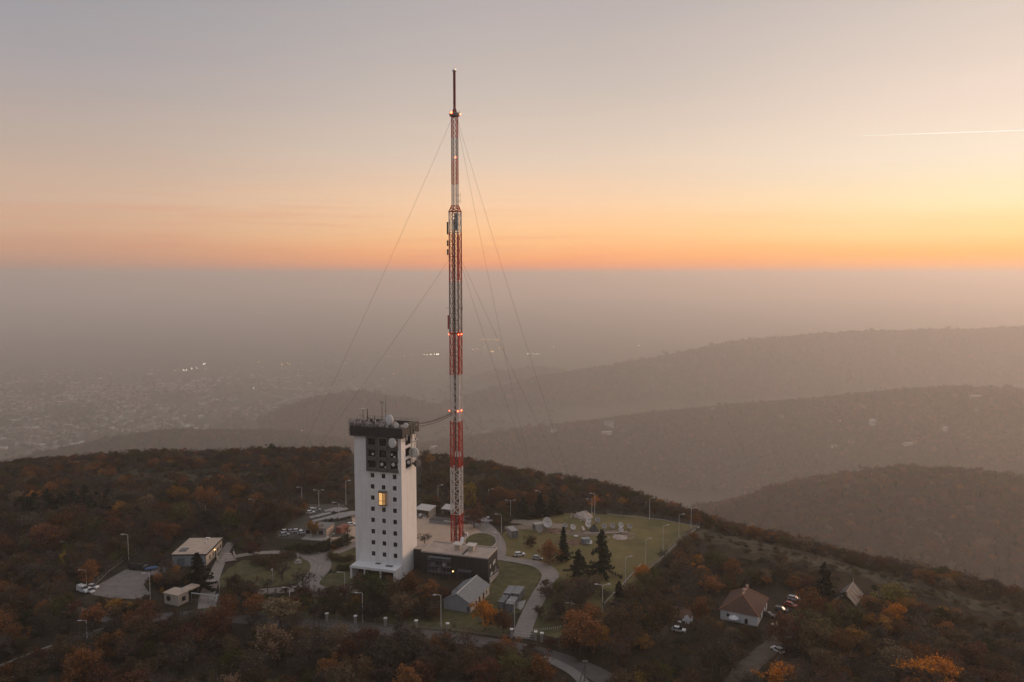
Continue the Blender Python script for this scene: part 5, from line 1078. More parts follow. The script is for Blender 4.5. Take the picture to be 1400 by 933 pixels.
# ------------------------------------------------------------------ far town, hillside houses, lights
def house_mesh(name, w, d, h, rh, wallm, roofm, hip=False):
    mb = MB(); mb.box(-w / 2, w / 2, -d / 2, d / 2, -2, h); nw = len(mb.f); e = .4
    if hip: mb.add([(-w / 2 - e, -d / 2 - e, h), (w / 2 + e, -d / 2 - e, h), (w / 2 + e, d / 2 + e, h), (-w / 2 - e, d / 2 + e, h), (-w * .2, 0, h + rh), (w * .2, 0, h + rh)], [(0, 1, 5, 4), (1, 2, 5), (2, 3, 4, 5), (3, 0, 4)])
    else:
        mb.add([(-w / 2 - e, -d / 2 - e, h - .1), (w / 2 + e, -d / 2 - e, h - .1), (w / 2 + e, d / 2 + e, h - .1), (-w / 2 - e, d / 2 + e, h - .1), (-w / 2 - e, 0, h + rh), (w / 2 + e, 0, h + rh)], [(0, 1, 5, 4), (2, 3, 4, 5)])
    nr = len(mb.f)
    if not hip: mb.add([(-w / 2, -d / 2, h), (-w / 2, d / 2, h), (-w / 2, 0, h + rh - .15), (w / 2, -d / 2, h), (w / 2, d / 2, h), (w / 2, 0, h + rh - .15)], [(0, 2, 1), (3, 4, 5)])
    nwin = len(mb.f)
    for k in range(3):
        x = -w / 2 + w * (k + .5) / 3; mb.add([(x - .6, -d / 2 - .03, h * .35), (x + .6, -d / 2 - .03, h * .35), (x + .6, -d / 2 - .03, h * .75), (x - .6, -d / 2 - .03, h * .75)], [(0, 1, 2, 3)])
    me = mesh_of(name, mb, wallm); me.materials.append(roofm); me.materials.append(M_GLASS)
    mi = [0] * nw + [1] * (nr - nw) + [0] * (nwin - nr) + [2] * (len(mb.f) - nwin); me.polygons.foreach_set('material_index', mi); return me
W1 = mat('town_white', (.5, .47, .44), .9, .06, .1); W2 = mat('town_cream', (.34, .3, .25), .9, .06, .1); W3 = mat('town_grey', (.24, .23, .22), .9, .06, .1)
R1 = mat('town_red_roof', (.17, .085, .06), .9, .2, .2); R2 = mat('town_grey_roof', (.17, .16, .16), .9, .2, .2); R3 = mat('town_pale_roof', (.46, .43, .4), .7, .1, .1); R4 = mat('town_brown_roof', (.13, .085, .06), .9, .2, .2)
TOWN = [(house_mesh('town_house', 12, 9, 5.5, 3.5, W1, R1), 'small white house with red brown roof in the hazy town on the plain', 'town houses, white with red roofs'),
        (house_mesh('town_house', 13, 10, 5.5, 3.2, W2, R4, True), 'small cream house with dark brown hipped roof in the hazy town on the plain', 'town houses, cream with brown roofs'),
        (house_mesh('town_house', 11, 9, 6, 3, W1, R2), 'small white house with grey roof in the hazy town on the plain', 'town houses, white with grey roofs'),
        (house_mesh('town_house', 14, 10, 6, 3.2, W3, R1, True), 'grey walled house with red hipped roof in the hazy town on the plain', 'town houses, grey with red roofs'),
        (house_mesh('town_house', 22, 14, 6, 1.2, W1, R3), 'long pale flat looking hall in the hazy town on the plain', 'town halls with pale roofs')]
def town_density(px, py):
    d = 0.0
    for (cx_, cy_, sx_, sy_, k) in ((60, 575, 110, 34, 1.3), (120, 545, 110, 22, 1.5), (230, 540, 70, 14, 1.3), (25, 530, 60, 16, .8), (330, 575, 90, 18, .45), (250, 525, 130, 14, .5), (395, 515, 60, 10, .5), (440, 530, 60, 12, .4), (200, 580, 60, 12, .5), (620, 482, 70, 7, .4), (470, 500, 60, 8, .3)):
        d = max(d, k * math.exp(-((px - cx_) / sx_) ** 2 - ((py - cy_) / sy_) ** 2))
    return d
hs_ = []
rr = random.Random(5)
tries = 0
while len(hs_) < 1250 and tries < 30000:
    tries += 1
    px, py = rr.uniform(-60, 760), rr.uniform(470, 626)
    dn = town_density(px, py)
    if rr.random() > dn * .75: continue
    x, y, z = TG(px, py)
    if z > PLAIN + 25 or float(wob_np(x, y, 260, .7)) < -.35: continue
    ru, rv = x * .955 + y * .296, -x * .296 + y * .955; rv = round(rv / 62) * 62 + rr.choice((-15, 15)) + rr.gauss(0, 3); x, y = ru * .955 - rv * .296, ru * .296 + rv * .955; z = float(terrain(x, y))
    if any((x - a[0]) ** 2 + (y - a[1]) ** 2 < 26 ** 2 for a in hs_[-400:]): continue
    hs_.append((x, y, z, rr.choice((0, 0, 0, 1, 1, 2, 2, 3, 3, 4)), rr.choice((.3, .3 + math.pi / 2)) + rr.gauss(0, .25), rr.uniform(1.3, 2.2)))
hs_.sort(key=lambda h: math.hypot(h[0], h[1]))
for (x, y, z, k, a, s) in hs_[:270]:
    o = bpy.data.objects.new('town_house', TOWN[k][0]); col.objects.link(o); o.location = (x, y, z); o.rotation_euler[2] = a; o.scale = (s,) * 3; tag(o, TOWN[k][1], 'house', TOWN[k][2])
vs_, fs, mi = [], [], []
for (x, y, z, k, a, s) in hs_[270:]:
    me = TOWN[k][0]; M_ = Matrix.Translation((x, y, z)) @ Matrix.Rotation(a, 4, 'Z') @ Matrix.Scale(s, 4); o0 = len(vs_)
    vs_ += [tuple(M_ @ v.co) for v in me.vertices]; fs += [tuple(i + o0 for i in p.vertices) for p in me.polygons]
    rm = {R1.name: 1, R2.name: 2, R3.name: 3, R4.name: 4}[me.materials[1].name]; mi += [rm if p.material_index == 1 else (5 if p.material_index == 2 else 0) for p in me.polygons]
me = bpy.data.meshes.new('far_town'); me.from_pydata(vs_, [], fs)
for m in (W1, R1, R2, R3, R4, M_GLASS): me.materials.append(m)
me.polygons.foreach_set('material_index', mi); o = bpy.data.objects.new('far_town', me); col.objects.link(o); tag(o, 'rest of the hazy town spread over the plain', 'town', None, 'stuff')
HB = {'w': house_mesh('hillside_house', 12, 9, 6, 3.2, W1, R2), 'r': house_mesh('hillside_house', 12, 9, 5, 3.4, W2, R1), 'l': house_mesh('hillside_house', 24, 10, 6.5, 1.5, W1, R3), 't': house_mesh('hillside_house', 9, 9, 9, 3, W1, R3, True), 'g': house_mesh('hillside_house', 11, 10, 5, 5, W1, R4)}
for (px, py, k, s, rz, lab) in ((1334, 545, 'l', 1.0, .1, 'long bright white house high on the wooded hillside at the right'), (1335, 562, 'r', .9, .5, 'dim house right below the long white one on the right hillside'), (1192.6, 581, 't', 1.15, .3, 'tall white house in the middle of the wooded right hillside'),
        (1180, 559, 'r', 1.1, .1, 'low brown roofed house above the tall white one on the hillside'), (1292, 590, 't', .95, .6, 'pale greenish white house low on the right hillside'), (1140.5, 613, 'w', .9, .2, 'white house lowest on the hillside at the left of a small cluster'), (1164, 606, 'r', 1.0, .4, 'house with brown red roof just right of the lowest white hillside house'),
        (1240, 609, 'l', .8, .2, 'long pale house in the lower middle of the right hillside'), (1250, 607, 'r', .9, .7, 'reddish house touching the long pale one on the lower hillside'), (974.5, 562, 'w', 1.0, .8, 'white gabled house on the crest of the wooded hill, far left of its row'), (1067, 572, 'r', 1.1, .3, 'dim roof among trees below the hill crest'),
        (832.7, 584, 'w', 1.7, .2, 'large pale house among dark trees on the low end of the hill'), (829, 594, 'l', 1.0, .2, 'white terrace building below the large pale hill house'), (757, 591, 'g', 1.1, .7, 'white gabled house at the left among the hill trees'), (664, 591, 'g', 1.2, .1, 'white steep gabled house seen right of the lattice mast'), (645, 591, 'g', 1.1, .2, 'small white steep gable close to the right edge of the lattice mast'), (593, 614, 'l', .9, .9, 'white sloping roof between white tower and lattice mast')):
    x, y, z = TG(px, py); o = bpy.data.objects.new('hillside_house', HB[k]); col.objects.link(o); o.location = (x, y, z + .5); o.rotation_euler[2] = rz; o.scale = (s * FAR,) * 3; tag(o, lab, 'house', 'houses on the wooded hill')
HOUSE_XY = [(o.location.x, o.location.y) for o in col.objects if o.name.startswith('hillside_house')]
# distant lights
lm = {}
def far_light(px, py, r, c, lab, grp, st=22):
    x, y, z = TG(px, py); k = (c, r)
    if k not in lm: lm[k] = mesh_of('street_light', MB().lathe([(.02, -1), (.6, -.75), (1, 0), (.6, .75), (.02, 1)], 8), mat('far_lamp_%d' % len(lm), c, .4, .02, 1, emit=c, estr=st))
    o = bpy.data.objects.new('street_light', lm[k]); col.objects.link(o); o.location = (x, y, z + 8); o.scale = (r * .85,) * 3; tag(o, lab, 'street light', grp)
OR, WHT, RD = (1, .55, .2), (1, .86, .7), (1, .25, .12)
for px, py in ((240, 508), (251, 507.5), (255, 507), (262, 505.5), (269, 504.5), (278.5, 499), (280.5, 498.7)): far_light(px, py, 3.2, WHT, 'distant lit lamp in the short slanting row above the town', 'lamps in the slanting row above the town')
for px in (351.5, 355, 357.5, 361, 365): far_light(px, 429, 8, OR, 'distant amber lamp in the single row near the horizon at the left', 'amber lamps near the left horizon')
for px, py in ((385, 499.5), (393, 497.5), (396, 499), (354, 496)): far_light(px, py, 2.6, OR, 'distant amber lamp beyond the right part of the town', 'amber lamps beyond the town')
far_light(346.5, 532, 2.2, WHT, 'distant white light at the end of the straight road by the town', 'single light by the road')
for px, py in ((580, 486), (584, 486), (589, 486), (594, 485.5), (597, 485.5), (599, 485.5)): far_light(px, py, 3.6, WHT, 'distant bright white light in the row directly left of the lattice mast', 'white lights left of the mast')
for k in range(8): far_light(655 + k * 3.6, 464.5 + .15 * k, 3.4, OR, 'distant amber lamp in the even row right of the lattice mast', 'even row of amber lamps right of the mast')
for px, py in ((647, 479), (652, 478), (671, 482), (674, 482), (682, 477), (687, 476.5), (662, 475)): far_light(px, py, 3, OR, 'distant amber lamp in the loose cluster right of the mast below the even row', 'loose cluster of amber lamps')
for px in (729, 733, 736, 722): far_light(px, 485, 2.6, WHT, 'distant lamp in the faint group right of the steeper guy wires', 'faint lamps right of the wires')
far_light(756.8, 475.5, 5.5, OR, 'single bright amber light on the plain right of the guy wires', 'single amber light'); far_light(874, 473.5, 5, WHT, 'pale light just above the long hill crest', 'single pale light'); far_light(1106.5, 452, 3.5, OR, 'tiny amber light on the crest of the long hill', 'amber light on the crest')
far_light(1378.5, 551.5, 1.0, OR, 'tiny amber light on the wooded hillside at the far right', 'amber light on the hillside'); far_light(1148.5, 577, .8, OR, 'tiny amber light left of the tall white hillside house', 'amber light by the white house')
for px, py in ((552.5, 487.5), (537.5, 512.5), (501, 501)): far_light(px, py, 2.6, RD, 'small distant red light on the plain left of the lattice mast', 'red lights left of the mast')
for px, py in ((413, 591), (430, 584), (438, 580)): far_light(px, py, 1.2, OR, 'small amber lamp low at the right end of the town', 'amber lamps at the right end of the town')
x, y, z = TG(1162.5, 453.5); t = thing('radio_mast', 'tiny far radio mast on the crest of the long hill', 'mast', (x, y, z)); obj('pole', MB().tube([(0, 0, 0), (0, 0, 34)], [1.2, .5], 5), M_GREYM, t); obj('aerial', MB().lathe([(1.5, 24), (1.5, 27)], 6), M_GREYM, t)
def far_road(pix, w, lab):
    return strip('road', pix, w, 2.0, mat('pale_far_road', (.4, .37, .33), .9), drape=True)
far_road([(346, 532), (372, 541), (396, 547)], 9, ''); far_road([(376, 553), (398, 546), (430, 541)], 14, ''); far_road([(190, 586), (215, 577), (240, 583)], 12, '')
# contrail
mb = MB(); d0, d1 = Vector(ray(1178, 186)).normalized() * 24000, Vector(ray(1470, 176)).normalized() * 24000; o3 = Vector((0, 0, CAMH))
cm = bpy.data.materials.new('ice_trail_glow'); cm.use_nodes = True; b_ = cm.node_tree.nodes['Principled BSDF']; b_.inputs['Base Color'].default_value = (.95, .9, .85, 1); b_.inputs['Roughness'].default_value = 1; b_.inputs['Emission Color'].default_value = (1, .9, .76, 1); b_.inputs['Emission Strength'].default_value = .95  # emission stands in for sunlight on the trail, brighter than the sky behind
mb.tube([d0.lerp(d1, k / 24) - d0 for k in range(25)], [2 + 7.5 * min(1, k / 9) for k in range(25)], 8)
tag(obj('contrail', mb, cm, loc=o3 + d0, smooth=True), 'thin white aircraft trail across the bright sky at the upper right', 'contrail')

# ------------------------------------------------------------------ vegetation
def leaf_material(name, inst):
    m = bpy.data.materials.new(name); m.use_nodes = True; nt = m.node_tree; b = nt.nodes['Principled BSDF']; L = nt.links.new
    if inst: a = nt.nodes.new('ShaderNodeAttribute'); a.attribute_type = 'INSTANCER'; a.attribute_name = 'tint'; c = a.outputs['Color']
    else: a = nt.nodes.new('ShaderNodeObjectInfo'); c = a.outputs['Color']
    g = nt.nodes.new('ShaderNodeNewGeometry'); mrn = nt.nodes.new('ShaderNodeMapRange'); mrn.inputs[3].default_value = .5; mrn.inputs[4].default_value = 1.5; L(g.outputs['Random Per Island'], mrn.inputs[0])
    mx = nt.nodes.new('ShaderNodeVectorMath'); mx.operation = 'SCALE'; L(c, mx.inputs[0]); L(mrn.outputs[0], mx.inputs['Scale'])
    L(mx.outputs[0], b.inputs['Base Color']); b.inputs['Roughness'].default_value = .9; b.inputs['Specular IOR Level'].default_value = .12
    tr = nt.nodes.new('ShaderNodeBsdfTranslucent'); L(mx.outputs[0], tr.inputs[0]); ms = nt.nodes.new('ShaderNodeMixShader'); ms.inputs[0].default_value = .3
    L(b.outputs[0], ms.inputs[1]); L(tr.outputs[0], ms.inputs[2]); L(ms.outputs[0], nt.nodes['Material Output'].inputs[0]); return m
LEAF = leaf_material('foliage', False); LEAFI = leaf_material('woodland_foliage', True); BARK = mat('bark', (.075, .06, .05), .95, .3, 2.0)
def quads(mb, P_, sz, rg, flat=0.0):
    for p in P_:
        a = rg.normal(size=3); a[2] *= (1 - flat); a /= np.linalg.norm(a); b = np.cross(a, rg.normal(size=3)); b /= np.linalg.norm(b); s = sz * rg.uniform(.6, 1.35); b *= s * rg.uniform(.55, .9); a = a * s
        o = len(mb.v); mb.v += [tuple(p - a * .6), tuple(p + b * .5), tuple(p + a * .6), tuple(p - b * .5)]; mb.f.append((o, o + 1, o + 2, o + 3))
def broadleaf(seed, wide=4.0, zc=5.6, zr=4.2, leaves=46, trunk_h=2.2, lobes=8, twig=5, size=.42):
    rg = np.random.default_rng(seed); tk = MB(); cr = MB()
    top = np.array((rg.normal(0, .25), rg.normal(0, .25), zc + zr * .55)); base = np.array((0, 0, -.3)); k0 = np.array((rg.normal(0, .1), rg.normal(0, .1), trunk_h))
    tk.tube([base, k0, (k0 + top) / 2 + rg.normal(0, .2, 3), top], [.26, .2, .13, .05], 6)
    for i in range(lobes):
        a = 2 * math.pi * (i + rg.uniform(-.3, .3)) / lobes; hgt = rg.uniform(-.55, .75); rad = wide * rg.uniform(.55, .95) * math.sqrt(max(.15, 1 - hgt * hgt * .8))
        tip = np.array((rad * math.cos(a), rad * math.sin(a), zc + zr * hgt)); st = k0 + (top - k0) * rg.uniform(.0, .55); mid = st * .5 + tip * .5 + np.array((0, 0, -.3 + rg.uniform(0, .5)))
        tk.tube([st, mid, tip], [.12, .08, .03], 5, False)
        for j in range(5):
            q = rg.uniform(.35, 1); p0 = (st * (1 - q) + tip * q); sub = p0 + rg.normal(0, .95, 3) * (wide / 4) + np.array((0, 0, .55)); tk.tube([p0, sub], [.045, .015], 3, False)
            n = int(leaves * rg.uniform(.5, 1.4)); quads(cr, sub + rg.normal(0, .5, (n, 3)) * np.array((wide / 4, wide / 4, .85)), size, rg)
            for _ in range(twig):
                d = rg.normal(0, .6, 3) + np.array((0, 0, .7)); e = sub + d; w = np.cross(d, rg.normal(size=3)); w = w / np.linalg.norm(w) * .035; o = len(tk.v); tk.v += [tuple(sub - w), tuple(sub + w), tuple(e)]; tk.f.append((o, o + 1, o + 2))
    for j in range(6):
        p = top + rg.normal(0, .7, 3) + np.array((0, 0, .3)); quads(cr, p + rg.normal(0, .5, (int(leaves * .8), 3)), size, rg)
    return mesh_of('crown', cr, LEAF), mesh_of('trunk', tk, BARK)
def conifer(seed, wide=2.6, h=10.0, ragged=.2, z0=1.0, whorls=20):
    rg = np.random.default_rng(seed); tk = MB(); cr = MB(); tk.tube([(0, 0, -.3), (0, 0, h * .5), (0, 0, h)], [.24, .15, .03], 6)
    for i in range(whorls):
        q = i / (whorls - 1); z = z0 + (h - z0 - .2) * q; L_ = wide * (1 - q) ** .8 * (1 + rg.normal(0, ragged)) + .25
        for j in range(7):
            a = rg.uniform(0, 6.28); l = L_ * rg.uniform(.65, 1.1); d = np.array((math.cos(a), math.sin(a), rg.uniform(-.35, .1)))
            if j % 3 == 0: tk.tube([(0, 0, z), tuple(np.array((0, 0, z)) + d * l)], [.05, .015], 3, False)
            n = max(4, int(l * 13)); ts = rg.uniform(.15, 1, n); P_ = np.array((0, 0, z)) + d * l * ts[:, None] + rg.normal(0, .16, (n, 3)); quads(cr, P_, .62, rg, .5)
    return mesh_of('crown', cr, LEAF), mesh_of('trunk', tk, BARK)
PROT = {'round': [broadleaf(1), broadleaf(2, 4.2, 5.6, 4.0, 50, lobes=9), broadleaf(3, 3.9, 5.8, 4.2, 44, lobes=10), broadleaf(4, 4.0, 5.7, 4.3, 52, lobes=9)],
        'tall': [broadleaf(5, 3.0, 5.8, 4.4, 44, lobes=9), broadleaf(6, 2.8, 5.8, 4.5, 42, lobes=9)],
        'bare': [broadleaf(7, 3.9, 6.0, 3.9, 6, lobes=9, twig=26, size=.3), broadleaf(8, 4.1, 6.0, 3.8, 9, lobes=9, twig=24, size=.32)],
        'bush': [broadleaf(9, 4.2, 4.4, 4.3, 52, .5, 9), broadleaf(10, 4.0, 4.4, 4.5, 48, .5, 9)],
        'cone': [broadleaf(13, 2.4, 4.6, 4.6, 44, .8, 11)],
        'fir': [conifer(11), conifer(12, 3.0, 10, .28)], 'pine': [conifer(14, 3.8, 10, .4, 1.6, 15), conifer(15, 4.2, 10, .4, 1.4, 15)]}
WBASE = {'round': 8.6, 'tall': 6.6, 'bare': 8.6, 'bush': 9, 'cone': 5.4, 'fir': 5.6, 'pine': 8}
LEAFK = 1.12
PAL = {'rust': (.19, .085, .032), 'brown': (.10, .066, .036), 'grey brown': (.075, .06, .046), 'orange': (.46, .17, .022), 'amber': (.27, .135, .03), 'yellow': (.25, .17, .035), 'olive': (.085, .078, .026), 'green': (.036, .046, .018), 'dark green': (.014, .022, .012), 'red brown': (.125, .055, .033), 'pale brown': (.16, .115, .07)}
PCOUNT = {k: 0 for k in PROT}; FIRST = {}; NTREE = 0
def plant(x, y, z, h, w, kind, colr, label, cat='tree', group=None, name=None):
    global NTREE
    i = PCOUNT[kind] % len(PROT[kind]); PCOUNT[kind] += 1; NTREE += 1
    cm_, tm_ = PROT[kind][i]
    name = name or ('conifer_tree' if kind in ('fir', 'pine') else 'shrub' if kind == 'bush' else 'broadleaf_tree')
    t = thing(name, label, cat, (x, y, z), random.uniform(0, 6.28), group, (w / WBASE[kind], w / WBASE[kind], h / 10.0))
    c = [v * LEAFK for v in (PAL[colr] if isinstance(colr, str) else colr)]; j = random.uniform(.68, 1.36)
    o = bpy.data.objects.new('crown', cm_); col.objects.link(o); o.parent = t; o.color = (c[0] * j, c[1] * j * random.uniform(.93, 1.07), c[2] * j, 1)
    q = bpy.data.objects.new('trunk', tm_); col.objects.link(q); q.parent = t
    FIRST.setdefault((kind, i), (o, q)); return t
def at(px, pyb, pyt, w, kind, colr, label, cat='tree', **k):
    x, y, z = TG(px, pyb); r = math.hypot(x, y); h = (Zat(px, pyt, y) - z); return plant(x, y, z - .1, max(1.5, h), w / FPX * math.hypot(r, CAMH), kind, colr, label, cat, **k)
for a in [   # hand placed: foot x, foot y, top y, width (photo), kind, colour
    (770, 768, 721, 19, 'fir', 'dark green', 'narrow dark conifer, leftmost of three on the meadow'), (822, 787, 725, 34, 'pine', 'dark green', 'tallest ragged dark conifer, right of three on the meadow'), (791, 789, 752, 34, 'pine', 'dark green', 'broad low dark conifer between the other two on the meadow'),
    (271, 808, 756, 38, 'pine', 'dark green', 'broad dark evergreen in front of the beige hall'), (715, 708, 680, 19, 'fir', 'dark green', 'left one of three dark pines behind the antenna field'), (738, 707, 675, 22, 'fir', 'dark green', 'middle one of three dark pines behind the antenna field'), (757, 704, 674, 20, 'fir', 'dark green', 'right one of three dark pines behind the antenna field'),
    (1125, 826, 770, 34, 'pine', 'dark green', 'large dark conifer between tiled house and ruined greenhouse'), (846, 832, 795, 22, 'fir', 'dark green', 'dark conifer beside the near end of the right fence'),
    (372, 622, 605, 16, 'round', 'dark green', 'dark bushy tree at the left of those breaking the back skyline'), (387, 621, 603, 18, 'round', 'dark green', 'dark tree second from left breaking the back skyline'), (402, 619, 606, 15, 'round', 'dark green', 'dark tree third from left breaking the back skyline'), (424, 618, 602, 10, 'fir', 'dark green', 'thin pointed dark conifer on the back skyline'), (440, 618, 606, 13, 'pine', 'dark green', 'dark pine rightmost of those on the back skyline'), (474, 617, 606, 12, 'round', 'dark green', 'dark round tree on the skyline beside the white tower'),
    (664, 862, 817, 40, 'round', 'orange', 'bright orange tree in front of the shed and containers'), (688, 866, 835, 28, 'round', 'red brown', 'dark red brown tree right of the bright orange one'), (546, 850, 806, 28, 'cone', 'pale brown', 'pale brown cone shaped tree below the tower canopy'),
    (510, 836, 783, 44, 'round', 'green', 'dark green tree before the tower entrance'), (492, 826, 788, 30, 'round', 'brown', 'dark brown tree at the left of the tower entrance'), (537, 830, 786, 32, 'round', 'brown', 'dense brown tree right of the dark green one at the entrance'), (563, 824, 779, 32, 'round', 'rust', 'rust coloured tree at the right end of the entrance canopy'), (588, 828, 794, 30, 'round', 'rust', 'rusty tree below the steel balcony of the black hall'), (610, 828, 803, 22, 'round', 'red brown', 'small red brown tree left of the gabled shed'),
    (487, 838, 812, 16, 'tall', 'amber', 'small amber tree beside the lamp below the tower'), (414, 812, 776, 38, 'bare', 'grey brown', 'large bare spreading tree on the edge of the round lawn'), (386, 795, 764, 28, 'bare', 'grey brown', 'bare round tree on the round lawn left of the statue'), (318, 806, 785, 16, 'bare', 'red brown', 'bare reddish bush on the left of the round lawn'),
    (748, 826, 797, 30, 'bare', 'red brown', 'purple brown bare shrub beside the paved path'), (800, 828, 786, 42, 'bare', 'grey brown', 'broad bare grey brown tree on the lawn below the meadow conifers'), (778, 836, 795, 32, 'bare', 'pale brown', 'thin pale bare tree on the lawn right of the path'), (750, 770, 731, 32, 'bush', 'rust', 'large rusty bush left of the narrow dark conifer'), (726, 748, 729, 22, 'bush', 'brown', 'brown bush in front of the field cabin'),
    (793, 896, 832, 62, 'round', 'rust', 'largest round rusty tree beside the road'), (822, 892, 855, 34, 'round', 'amber', 'amber tinged tree leaning on the largest rusty tree'), (878, 797, 773, 28, 'round', 'orange', 'small bright orange tree on the right fence'), (812, 699, 678, 12, 'round', 'orange', 'single small orange tree behind the field lamps'),
    (641, 698, 660, 24, 'tall', 'yellow', 'yellow brown tree just right of the lattice mast'), (648, 722, 694, 34, 'round', 'red brown', 'dark red brown tree on the road bend right of the mast'), (628, 712, 690, 20, 'round', 'rust', 'rusty tree right behind the lattice mast'), (581, 746, 727, 24, 'bare', 'grey brown', 'bare round bush between white tower and black hall'),
    (1276, 952, 900, 62, 'round', 'orange', 'big bright orange tree in the lower right corner'), (1064, 950, 907, 38, 'round', 'orange', 'bright orange tree at the foot of the dirt road'), (876, 950, 915, 34, 'round', 'yellow', 'yellow tree at the bottom edge, right of the road fork'), (1218, 830, 789, 44, 'bush', (.17, .145, .035), 'large olive green round bush right of the ruined greenhouse'), (1222, 856, 822, 30, 'round', 'orange', 'orange tree directly below the olive bush'), (1187, 872, 838, 22, 'tall', 'amber', 'slender amber tree below the ruined greenhouse'), (1206, 872, 842, 24, 'round', 'amber', 'amber tree between the slender one and the orange one'), (1170, 892, 858, 32, 'round', 'amber', 'round amber tree right of the dirt road wood'),
    (1105, 862, 803, 46, 'round', 'rust', 'tall rust brown tree right behind the parked cars at the house'), (1106, 890, 836, 66, 'round', 'olive', 'broad dull olive tree over the dirt road'), (880, 890, 868, 30, 'round', 'amber', 'pale amber tree in the dark wood right of the big rusty tree'), (1238, 845, 818, 26, 'round', 'amber', 'amber bush at the wood edge right of the orange tree'),
    (930, 775, 752, 30, 'round', 'rust', 'rusty tree on the slope outside the right fence corner'), (978, 783, 752, 36, 'round', 'olive', 'olive brown round tree on the slope below the field track'), (960, 792, 770, 22, 'bush', 'orange', 'orange brown shrub left of the olive tree on the slope'), (1000, 795, 765, 30, 'round', 'rust', 'rusty tree on the slope right of the olive tree'),
    (665, 842, 820, 12, 'bush', 'orange', 'small orange shrub against the right wall of the shed'), (85, 780, 755, 9, 'tall', 'yellow', 'narrow yellow poplar in the left wood'), (402, 846, 818, 26, 'round', 'yellow', 'yellow green tree at the front fence'), (350, 848, 810, 40, 'round', 'rust', 'broad rust brown tree at the front fence, left of the yellow green one'),
    (340, 820, 795, 34, 'bush', 'red brown', 'red brown bush on the near side of the round lawn'), (312, 842, 812, 30, 'round', 'rust', 'rusty tree just right of the gate lamp'), (280, 700, 665, 30, 'round', 'rust', 'rust red tree in the back wood behind the hall'), (296, 668, 652, 26, 'round', 'orange', 'red orange tree on the back glade'), (640, 900, 860, 40, 'bare', 'red brown', 'reddish bare tree between road and lower wood'), (608, 893, 858, 34, 'bare', 'rust', 'rusty thin tree beside the road below the shed'), (690, 905, 868, 40, 'round', 'rust', 'rust brown tree at the road below the gate'), (740, 945, 893, 46, 'round', 'rust', 'orange brown tree at the left of the road fork'),
    (428, 735, 712, 20, 'round', 'amber', 'small amber tree before the service building'), (905, 760, 752, 12, 'bush', 'green', 'small dark shrub on the meadow near the right fence'), (456, 752, 742, 14, 'bush', 'orange', 'small orange shrub behind the path left of the tower'),
]: at(*a)
hedge = 'dark green bushes before the service building'
for k, (px, py) in enumerate(((393, 757), (403, 757), (413, 756), (423, 757), (433, 756), (443, 754), (455, 752), (466, 748), (474, 744))): at(px, py, py - 14 - (k % 3) * 2, 20, 'bush', 'green', 'dark green bush in the dense row before the service building', 'shrub', group=hedge)
for px, py in ((458, 766), (468, 768), (478, 766), (476, 778), (465, 779), (452, 762)): at(px, py, py - 9, 18, 'bush', 'olive', 'low olive bush in the clump on the lawn left of the tower', 'shrub', group='low olive bushes left of the tower')
for px, py in ((360, 773), (371, 771), (383, 769), (392, 764), (350, 770), (372, 778)): at(px, py, py - 14, 22, 'bush', 'brown', 'brown green bush in the clump left of the statue', 'shrub', group='bushes left of the statue')
for px, py in ((30, 706), (48, 703), (66, 700), (84, 702), (100, 699), (116, 697), (132, 699), (148, 696), (40, 714), (92, 712), (124, 708)): at(px, py, py - rng.uniform(26, 34), 28, 'pine', 'dark green', 'dark evergreen in the big dark clump of the left wood', group='dark evergreens in the left wood')
for px, py in ((735, 790), (738, 778)): pass

# ---- the woods: where trees may stand
def inside(px, py, poly):
    c = False; n = len(poly)
    for i in range(n):
        (x0, y0), (x1, y1) = poly[i], poly[i - 1]
        if (y0 > py) != (y1 > py) and px < (x1 - x0) * (py - y0) / (y1 - y0) + x0: c = not c
    return c
COMP = [(118, 818), (124, 800), (165, 774), (205, 752), (232, 742), (255, 732), (310, 733), (345, 735), (370, 725), (378, 703), (420, 688), (480, 690), (560, 690), (606, 692), (650, 698), (690, 704), (760, 694), (800, 700), (870, 703), (958, 717), (925, 752), (890, 785), (858, 815), (838, 845), (800, 868), (765, 882), (715, 880), (620, 872), (480, 860), (300, 846), (205, 840)]
NOBASE = [COMP, [(905, 868), (905, 845), (935, 850), (950, 868), (930, 880)], [(975, 905), (980, 850), (985, 810), (1045, 797), (1092, 812), (1094, 850), (1080, 880), (1060, 905), (1030, 935), (1005, 960), (975, 960), (1030, 890), (1045, 872), (1000, 868)],
          [(1128, 830), (1138, 804), (1170, 790), (1196, 812), (1185, 834)], [(950, 722), (1040, 738), (1110, 753), (1180, 772), (1240, 792), (1310, 809), (1400, 832), (1500, 862), (1500, 880), (1400, 852), (1300, 828), (1220, 808), (1160, 796), (1100, 778), (1030, 764), (960, 750)],
          [(-20, 812), (150, 838), (262, 834), (320, 840), (480, 853), (620, 866), (720, 882), (770, 894), (822, 914), (870, 950), (820, 960), (780, 940), (745, 905), (640, 887), (480, 869), (300, 852), (150, 854), (-20, 822)], [(745, 895), (790, 915), (830, 935), (830, 960), (790, 960), (765, 925)],
          [(-20, 920), (60, 884), (158, 852), (162, 864), (62, 902), (-20, 936)]]
